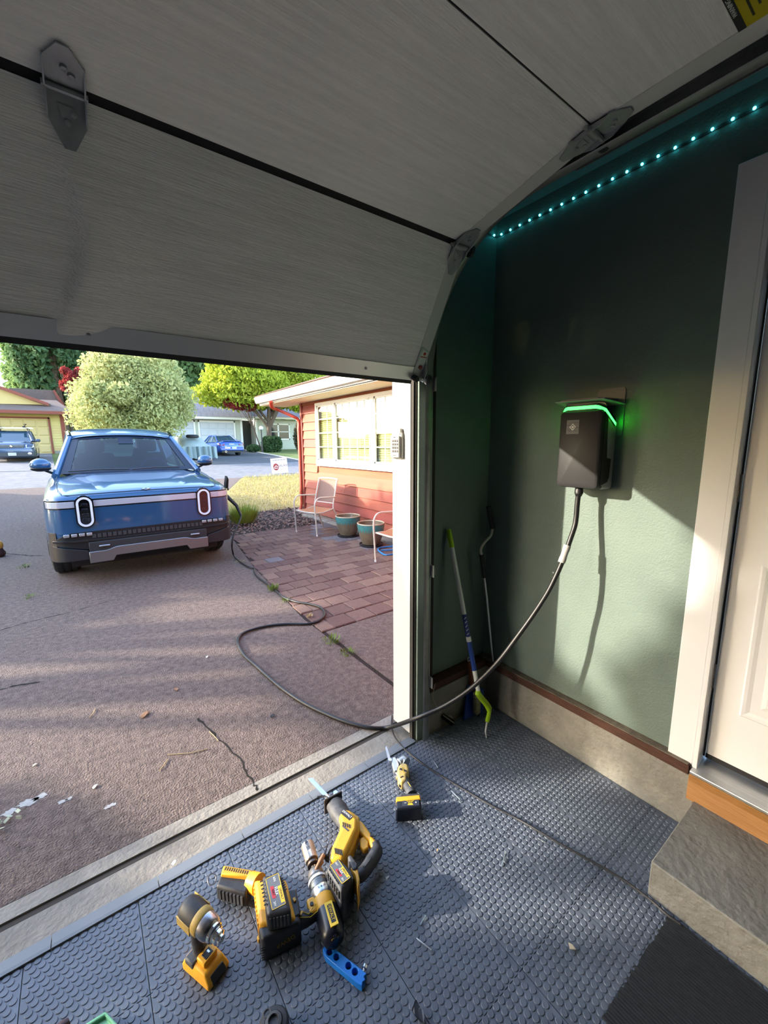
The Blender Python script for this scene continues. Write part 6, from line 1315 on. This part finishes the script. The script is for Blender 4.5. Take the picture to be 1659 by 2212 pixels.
f('grey_strip', MB().box(q3(746, 1790, .0888), (.034, .006, .0012), M=Mp), M_tbg, main)
f('top_clamp', poly([(750, 1850), (758, 1846), (774, 1866), (772, 1878), (762, 1880)], .125, .06), M_tbg, main, bevel=.006); f('latch', poly([(757, 1875), (772, 1874), (777, 1900), (772, 1925), (768, 1890)], .12, .03), M_yellow, main, bevel=.003)
bt = f('battery', pxbox([(731, 1850), (765, 1886), (737, 1928), (704, 1874)], .142, .002, .04), M_tbg, bevel=.012, seg=4)
f('battery_ribs', ribs(q3(704, 1874, .142), q3(737, 1928, .142), .105, .132, 6, .3, .003), M_tb, bt, bevel=.001)
f('battery_base', pxbox([(727, 1862), (768, 1888), (738, 1932), (700, 1880)], .10, .0, .0), M_tb, bt, bevel=.010, seg=3)
Q1, Q2, Q3, Q4 = [q3(*p, .1425) for p in [(729, 1857), (756, 1899), (742, 1911), (713, 1870)]]
label_flex(f, t, bt, (Q1+Q2+Q3+Q4)/4, Q2-Q1+Q3-Q4, Q1-Q4+Q2-Q3, (Q2-Q1).length*.95, (Q1-Q4).length*1.1)
mb = MB()
for k in range(5): p = q3(750, 1880, .142).lerp(q3(761, 1897, .142), k/4); mb.box(p, (.0025, .010, .0015), rz=-.25)
for k in range(6): p = q3(712, 1880, .142).lerp(q3(730, 1908, .142), k/5); mb.box(p, (.003, .008, .0015), rz=-.2)
f('vent_slot', mb, M_black, bt)
# ---- oscillating multi-tool
t = thing('multi_tool', 'small yellow oscillating multi-tool with black battery lying apart near the threshold', 'power tool', (0, 0, .0023)); f = L_(t)
bd_ = f('body', poly([(862, 1652), (872, 1647), (881, 1650), (884, 1664), (878, 1674), (879, 1686), (866, 1690), (859, 1680), (858, 1664)], .062, .014), mat('pale_yellow_shell', (.72, .50, .14), .45, col2=(.55, .42, .2), nscale=20), bevel=.010, seg=4)
f('head', MB().tube([q3(862, 1650, .045), q3(871, 1645, .045), q3(878, 1650, .045)], [.022, .028, .026], 12), mat('head_alloy', (.48, .52, .56), .35, metal=.8))
f('head_side', poly([(846, 1636), (855, 1634), (862, 1650), (860, 1668), (850, 1666), (846, 1650)], .052, .012), M_silver, bevel=.006); f('guard', poly([(847, 1650), (851, 1668), (857, 1672), (855, 1650)], .036, .002), M_tbg, bevel=.003)
mb = MB(); b0, b1 = q3(842, 1645, .038), q3(833, 1615, .045); w_ = Vector((.010, .004, 0)); mb.prism([b0-w_, b0+w_, b1+w_*.9, b1-w_*.3], (0, 0, .0014)); f('blade', mb, MATS['blade_steel']); f('blade_bolt', MB().lathe([(.009, 0), (.009, .014)], q3(843, 1647, .034), 12, axis=(0, 0, 1)), M_silver)
f('name_plate', MB().box(q3(871, 1664, .0628), (.010, .036, .001), rz=.5), M_tb, bd_); text('DEWALT', .009, M_ly, t, q3(871, 1664, .0638), (-.45, -.9, 0), (.9, -.45, 0))
f('mark', MB().box(q3(868, 1679, .0628), (.016, .005, .001), rz=-.1), M_black, bd_)
hn = f('handle', MB().tube(smoothpath([q3(873, 1685, .040), q3(880, 1698, .038), q3(886, 1708, .038), q3(890, 1718, .038)], 4), [.020]*4+[.021]*5+[.023]*4, 12), M_tbg); f('switch', MB().box(q3(865, 1697, .035), (.014, .012, .014)), M_black, hn, bevel=.003); f('speed_dial', MB().lathe([(.009, -.01), (.009, .01)], q3(857, 1680, .03), 12, axis=(1, 0, 0)), M_silver, hn)
f('grip_line', MB().tube([q3(881, 1690, .060), q3(890, 1704, .058), q3(889, 1708, .058)], .0013, 5), M_ly, hn)
bt = f('battery', pxbox([(856, 1726), (908, 1722), (911, 1745), (855, 1749)], .062, .0, .04), M_navy, bevel=.008, seg=4); f('battery_skirt', pxbox([(856, 1722), (907, 1717), (909, 1728), (855, 1732)], .064, .035, .0), M_yellow, bt, bevel=.004)
f('tool_foot', pxbox([(866, 1716), (904, 1714), (904, 1722), (864, 1724)], .062, .03, .0), M_tbg, hn, bevel=.003)
R1, R2, R3, R4 = [q3(*p, .0623) for p in [(870, 1730), (905, 1728), (906, 1741), (868, 1743)]]; xx_ = (R2-R1).normalized(); yy_ = (R1-R4).normalized(); cc = (R1+R2+R3+R4)/4
mb = MB(); mb.prism([R4, R3, R2, R1], (0, 0, .0006)); f('label', mb, mat('label_navy', (.03, .035, .055), .3), bt)
mb = MB(); zc_ = Vector((0, 0, .0009)); 
mb.prism([cc+xx_*-.022+yy_*.012+zc_, cc+xx_*.014+yy_*.012+zc_, cc+xx_*.004+zc_+yy_*.002, cc+xx_*-.010+zc_+yy_*.002][::-1], (0, 0, .0003)); mb.prism([cc+xx_*-.012+yy_*-.011+zc_, cc+xx_*.012+yy_*-.011+zc_, cc+xx_*.004+zc_+yy_*.002, cc+xx_*-.010+zc_+yy_*.002], (0, 0, .0003)); f('label_shape', mb, M_ly, bt)
text('DEWALT', .0065, M_tb, t, cc+yy_*.0085-xx_*.004+zc_*1.6, xx_, yy_); text('XR', .012, M_tb, t, cc-xx_*.003+zc_*1.6, xx_, yy_); text('4', .013, M_lw, t, cc+xx_*.022+zc_*1.6, xx_, yy_); text('20V', .006, M_lw, t, cc-xx_*.023+zc_*1.6, xx_, yy_)
# ---- folding snips with brown handles resting against the drill
t = thing('pruning_snips', 'small snips with brown handles between drill and saw', 'snips', (0, 0, .0023)); f = L_(t)
f('handle', MB().tube([q3(682, 1881, .075), q3(692, 1862, .078), q3(699, 1848, .078)], [.006, .0085, .007], 10), mat('brown_handle', (.34, .17, .09), .45)); f('handle', MB().tube([q3(679, 1872, .06), q3(690, 1872, .05), q3(697, 1862, .05)], [.005, .006, .006], 8), MATS['brown_handle'])
mb = MB(); a, b, c = q3(698, 1850, .078), q3(713, 1813, .082), q3(704, 1846, .078); mb.prism([a, c, b], (0, 0, .002)); a, b, c = q3(704, 1852, .074), q3(718, 1826, .078), q3(711, 1852, .072); mb.prism([a, c, b], (0, 0, .002)); mb.prism([q3(698, 1849, .076), q3(712, 1848, .072), q3(711, 1866, .062), q3(703, 1862, .066)], (0, 0, .003)); f('blades', mb, mat('snips_dark', (.05, .045, .045), .35, metal=.7))
# ---- blue plastic jig with four holes
t = thing('drill_guide', 'bright blue plastic guide with four round holes lying on the floor', 'drilling guide', (0, 0, .0023)); f = L_(t)
mb = poly([(697, 2051), (703, 2043), (714, 2043), (792, 2104), (786, 2110), (789, 2118), (783, 2122), (782, 2131), (773, 2126), (704, 2068)], .022, .0)
o = f('body', mb, mat('bright_blue_plastic', (.01, .17, .62), .35), bevel=.0)
hs = []
for q_ in ((712, 2057), (727, 2068), (753, 2087), (767, 2100)): v = q3(*q_, .022)+t.location; hs.append(MB().lathe([(.0095, -.03), (.0095, .03)], v-t.location, 18, axis=(0, 0, 1)))
boolcut(o, hs); o.data.set_sharp_from_angle(angle=.6); bv = o.modifiers.new('bevel', 'BEVEL'); bv.width = .0015; bv.segments = 2; bv.limit_method = 'ANGLE'
mb = MB(); a = q3(779, 2116, .016); d = (q3(792, 2088, .02)-q3(785, 2108, .02)).normalized(); mb.lathe([(.0035, -.005), (.0035, .025), (.008, .026), (.008, .034)], a, 12, axis=d); f('bolt', mb, M_silver)
f('end_clip', poly([(706, 2064), (720, 2078), (712, 2080), (703, 2072)], .012, .0), mat('clip_grey', (.10, .11, .13), .5), bevel=.002); f('end_clip', poly([(778, 2122), (788, 2126), (783, 2132), (775, 2129)], .014, .0), MATS['bright_blue_plastic'], bevel=.002)
# ---- nails, scraps
M_nail = mat('galv_nail', (.50, .55, .55), .3, metal=.9)
def nail(p, q, lb_, r=.0015):
    a, b = pz(*p, .0085), pz(*q, .0095); a.z, b.z = .0075, .0085; d = (b-a).normalized(); mb = MB(); mb.lathe([(.0002, -.004), (r, .002), (r, (b-a).length-.001), (r*2.4, (b-a).length), (r*2.4, (b-a).length+.0012)], a, 8, axis=d); mb.build('nail', M_nail, label=lb_, cat='nail')
nail((901, 2027), (932, 2051), 'longest nail, nearest the camera right of the blue guide', .0019); nail((909, 1995), (919, 1979), 'short nail above the long nail'); nail((1084, 1870), (1092, 1843), 'slightly bent nail in the middle of the floor', .0019)
nail((975, 1708), (993, 1726), 'nail beside the pale dust splash'); nail((1163, 1811), (1178, 1819), 'short nail just below the thin black cord'); nail((937, 1644), (946, 1658), 'nail above the cord near the door track')
v = pz(1237, 2047, .009); mb = MB(); P = [q3(*p, .009) for p in [(1228, 2037), (1236, 2041), (1244, 2052), (1231, 2051)]]; mb.prism(P, (0, 0, .0025)); mb.build('wood_chip', mat('pale_wood_chip', '#b9ac93', .8), label='triangular pale wood chip on the dark tiles', cat='chip')
leaf((945, 1838), .005, mat('tan_crumb', '#c4a27c', .8), 'tiny tan crumb on the sunlit tiles', 'crumb', 'crumb', z=.008)
leaf((376, 1866), .012, M_pale, 'white crumpled scrap on the concrete threshold', 'paper_scrap', 'scrap', a=.4)
# things cut by the bottom edge
t = thing('green_box', 'pale green translucent box at the bottom edge of the picture', 'box', (0, 0, .0023)); f = L_(t)
gb_ = [(228, 2185), (276, 2235), (215, 2270), (165, 2225)]; mb = MB(); T_ = [q3(*p, .03) for p in gb_]; c = sum(T_, Vector())/4; I_ = [c+(p-c)*.78 for p in T_]; mb.loft([[Vector((p.x, p.y, 0)) for p in T_], T_, I_, [Vector((p.x, p.y, .02)) for p in I_]]); f('tray', mb, mat('mint_plastic', '#6fae88', .35), bevel=.003)
t = thing('dark_red_grip', 'dark red rubber-covered grip end poking in at the bottom left', 'tool', (0, 0, .0023)); f = L_(t); f('grip', MB().tube([q3(118, 2240, .02), q3(135, 2222, .022), q3(150, 2208, .022)], [.016, .017, .010], 12), mat('maroon_rubber', '#3a2326', .5))
t = thing('tape_reel', 'black ribbed round tool head at the bottom edge below the blue guide', 'tool', (0, 0, .0023)); f = L_(t)
c = q3(592, 2222, .03); f('drum', MB().lathe([(.036, -.03), (.040, -.02), (.040, .012), (.034, .02), (.024, .022), (.022, .012), (.004, .012)], c, 24), M_tb); f('lens_ring', MB().lathe([(.024, .018), (.021, .026), (.014, .027), (.013, .02)], c, 24), M_tbg)
mb = MB(); e = q3(577, 2190, .05); mb.tube([e+Vector((.010*math.cos(a), .008*math.sin(a), 0)) for a in np.linspace(0, 6.28, 14, endpoint=False)], .003, 6, closed=True); f('eyelet', mb, M_tbg)
v = pz(905, 2190, .0); leaf((903, 2190), .022, mat('black_glove_scrap', (.02, .022, .03), .4), 'crumpled shiny black scrap near the bottom edge', 'plastic_scrap', 'scrap', a=1.2, z=.008)
# ================================================================ CORNER: POLES, DUSTPAN, SENSOR
def linpt(q1, q2, z1, z2): return pz(*q1, z1), pz(*q2, z2)
# weeder: green head on the mat, telescopic pole leaning on the front wall
w0 = pz(1051, 1592, .01); w0 = Vector((w0.x, w0.y, .012)); w1 = pY(969, 1143, YF-.018)
wd = thing('stand_up_weeder', 'long-handled weeder with lime green grip and blue and white pole leaning in the corner', 'garden tool', (w0.x, w0.y, 0))
def along(px_, py_):   # point on the pole seen at a pixel
    d = ray(px_, py_); a = w0; b = w1-w0; n = d.cross(b); t = (a-CAM).cross(b).dot(n)/n.length_squared; p = CAM+d*t; s = (p-a).dot(b)/b.length_squared; return a+b*s
def W(n, pts, r, m, **k): MB_ = MB(); MB_.tube(pts, r, 12, flat=k.pop('flat', 1.)); return MB_.build(n, m, wd, world=True, **k)
M_lime = mat('lime_green', '#9bc31c', .4); M_polew = mat('pole_white', '#d5d8d2', .35); M_poleb = mat('pole_blue', '#1d3f8f', .4)
pA, pB, pC, pD, pE, pF = along(969, 1143), along(982, 1181), along(1011, 1325), along(1025, 1385), along(1037, 1446), along(1047, 1490)
W('end_grip', [pA, pA.lerp(pB, .3), pB], [.012, .014, .0145], M_lime); W('upper_pole', [pB, pC], .0125, M_polew); lb_ = W('wrap_label', [pC, pD], .0135, mat('wrap_blue', '#233a78', .4)); W('lower_pole', [pD, pE], .0135, M_poleb); W('joint', [pE, pF], .012, M_polew)
W('label_band', [pC.lerp(pD, .8), pC.lerp(pD, .98)], .0142, M_polew)
ud = (pC-pD).normalized(); toc = (CAM-pC); toc = (toc-ud*toc.dot(ud)).normalized(); sdn = ud.cross(toc)
for k in range(5): o = W('label_stroke', [pC.lerp(pD, .1+.14*k)+toc*.0128+sdn*.007, pC.lerp(pD, .16+.14*k)+toc*.0135-sdn*.004], .0018, M_polew)
pg = along(1049, 1500); W('weeder_grip', smoothpath([pF, pg, pz(1056, 1530, .12)+Vector((0, 0, 0)), pz(1052, 1560, .07)], 4), [.013]*3+[.017]*6+[.012]*3+[.009], M_lime, flat=.8)
W('fork', [pz(1052, 1560, .07), pz(1049, 1580, .03), Vector((w0.x, w0.y, .003))], [.006, .005, .003], M_galv)
# bent aluminium pole with black foam grip
c0 = pz(1076, 1519, .0); c0 = Vector((c0.x, c0.y, .004)); bp = thing('bent_pole', 'thin aluminium pole with bent top and black foam grips standing in the corner', 'pole', (c0.x, c0.y, 0))
top = pY(1055, 1093, YF-.03); e = pY(1042, 1200, 1.50)
def Bp(n, pts, r, m): mb = MB(); mb.tube(pts, r, 12); return mb.build(n, m, bp, world=True)
yy = 1.485
P_ = [c0, pY(1062, 1400, 1.462), pY(1052, 1295, 1.468), pY(1046, 1247, 1.472)]
M_alu = mat('pole_alu', (.62, .62, .60), .3, metal=.8)
Bp('pole', P_, .0075, M_alu); Bp('foam_grip', [pY(1046, 1247, 1.472), pY(1040, 1198, 1.476)], .0125, M_rubber)
Bp('bend', smoothpath([pY(1040, 1198, 1.476), pY(1039, 1185, 1.477), pY(1048, 1170, 1.48), pY(1060, 1157, 1.483), pY(1064, 1141, 1.485)], 5), .0078, mat('bend_pale', '#b8b4aa', .35)); Bp('top_grip', [pY(1064, 1141, 1.485), pY(1059, 1115, 1.49), pY(1055, 1094, 1.495)], [.014, .0145, .014], M_rubber)
# blue dustpan with a brush
dpn = thing('dustpan', 'blue dustpan with cream-bristled brush leaning in the dark corner', 'dustpan', (1.66, 1.45, 0)); 
def D(n, mb, m, par=None, **k): return mb.build(n, m, par or dpn, world=True, **k)
Q = [pY(1003, 1552, 1.44), pY(1040, 1548, 1.44), pY(1030, 1478, 1.47), pY(1012, 1482, 1.47)]; Q[0].z = Q[1].z = .002
M_dblue = mat('dustpan_blue', '#163a86', .4)
D('pan', MB().prism(Q, (0, .012, 0)), M_dblue, bevel=.003); D('pan_handle', MB().tube([pY(1020, 1490, 1.47), pY(1016, 1450, 1.47), pY(1013, 1428, 1.475)], [.016, .013, .010], 10, flat=.6), mat('orange_grip', '#7c4424', .5)); D('hang_ring', MB().tube([pY(1013, 1424, 1.475)+Vector((.010*math.cos(a), 0, .012*math.sin(a))) for a in np.linspace(0, 6.28, 14, endpoint=False)], .003, 6, closed=True), M_silver)
bs0, bs1 = pY(1032, 1495, 1.42), pY(1032, 1537, 1.42)
br_ = D('brush_back', MB().box((bs0+bs1)/2+Vector((.020, .0, 0)), (.018, .04, .16)), M_dblue, bevel=.005)
mb = MB()
for k in range(15):
    for j in range(3): a = bs0.lerp(bs1, k/14)+Vector((.010, -.012+.012*j, 0)); mb.tube([a, a+Vector((-.034, 0, -.004))], .0028, 5)
D('bristles', mb, mat('cream_bristle', '#a79f86', .8), br_, kind='stuff')
# safety sensor with its wire
sn = thing('door_sensor', 'small black door safety sensor with pale bracket by the front kerb', 'sensor', (1.50, 1.44, 0)); 
def Sn(n, mb, m, par=None, **k): return mb.build(n, m, par or sn, world=True, **k)
a, b = pz(955, 1545, .07), pz(978, 1562, .03); Sn('sensor_body', MB().tube([a, b], [.017, .020], 10, flat=.8), M_blackg); Sn('bracket', MB().box(pz(952, 1558, .03), (.03, .004, .05), rz=.3), mat('bracket_beige', '#9a9284', .6), bevel=.002); Sn('wing_nut', MB().tube([pz(970, 1545, .07), pz(978, 1550, .065)], .004, 6), M_silver)
Sn('lens', MB().lathe([(.010, 0), (.008, .006)], pz(980, 1562, .03), 12, axis=(.6, -.6, 0)), M_navy)
wr_ = MB(); wr_.tube(smoothpath([pY(921, 1470, 1.486), pY(928, 1483, 1.486), pY(936, 1488, 1.486), pY(940, 1477, 1.484), pY(936, 1495, 1.482), pY(935, 1508, 1.478), pY(942, 1524, 1.474), pY(952, 1540, 1.465)], 5), .0017, 5); wr_.build('bell_wire', mat('bell_wire', '#b0a58e', .5), label='thin beige bell wire hanging down the dark front kerb', cat='wire')
# sunlit dust and drywall crumbs swept into the corner
n = 900; X_ = rng.uniform(1.45, 1.855, n); Y_ = rng.uniform(.75, 1.47, n); g = rng.random(n)
keep = g < np.exp(-((X_-1.72)/.16)**2-((Y_-1.1)/.28)**2)*.95; X_, Y_ = X_[keep], Y_[keep]; n = len(X_); a = rng.uniform(0, 6.28, n); s = rng.uniform(.0006, .0022, n)
cards('dust_crumbs', np.stack([X_, Y_, np.full(n, .0028)], 1), np.stack([np.cos(a)*s, np.sin(a)*s, 0*a], 1), np.stack([-np.sin(a)*s, np.cos(a)*s, s*.4], 1), mat('dust_white', '#c9c5bd', .9), None, 'pale dust crumbs scattered in the kerb corner of the tiles', 'dust')
for q in ((1195, 1237), (1194, 1247)): MB().lathe([(.004, 0), (.003, .002)], pX(*q, XW), 10, axis=(-1, 0, 0)).build('trim_9', M_white, kind='structure')
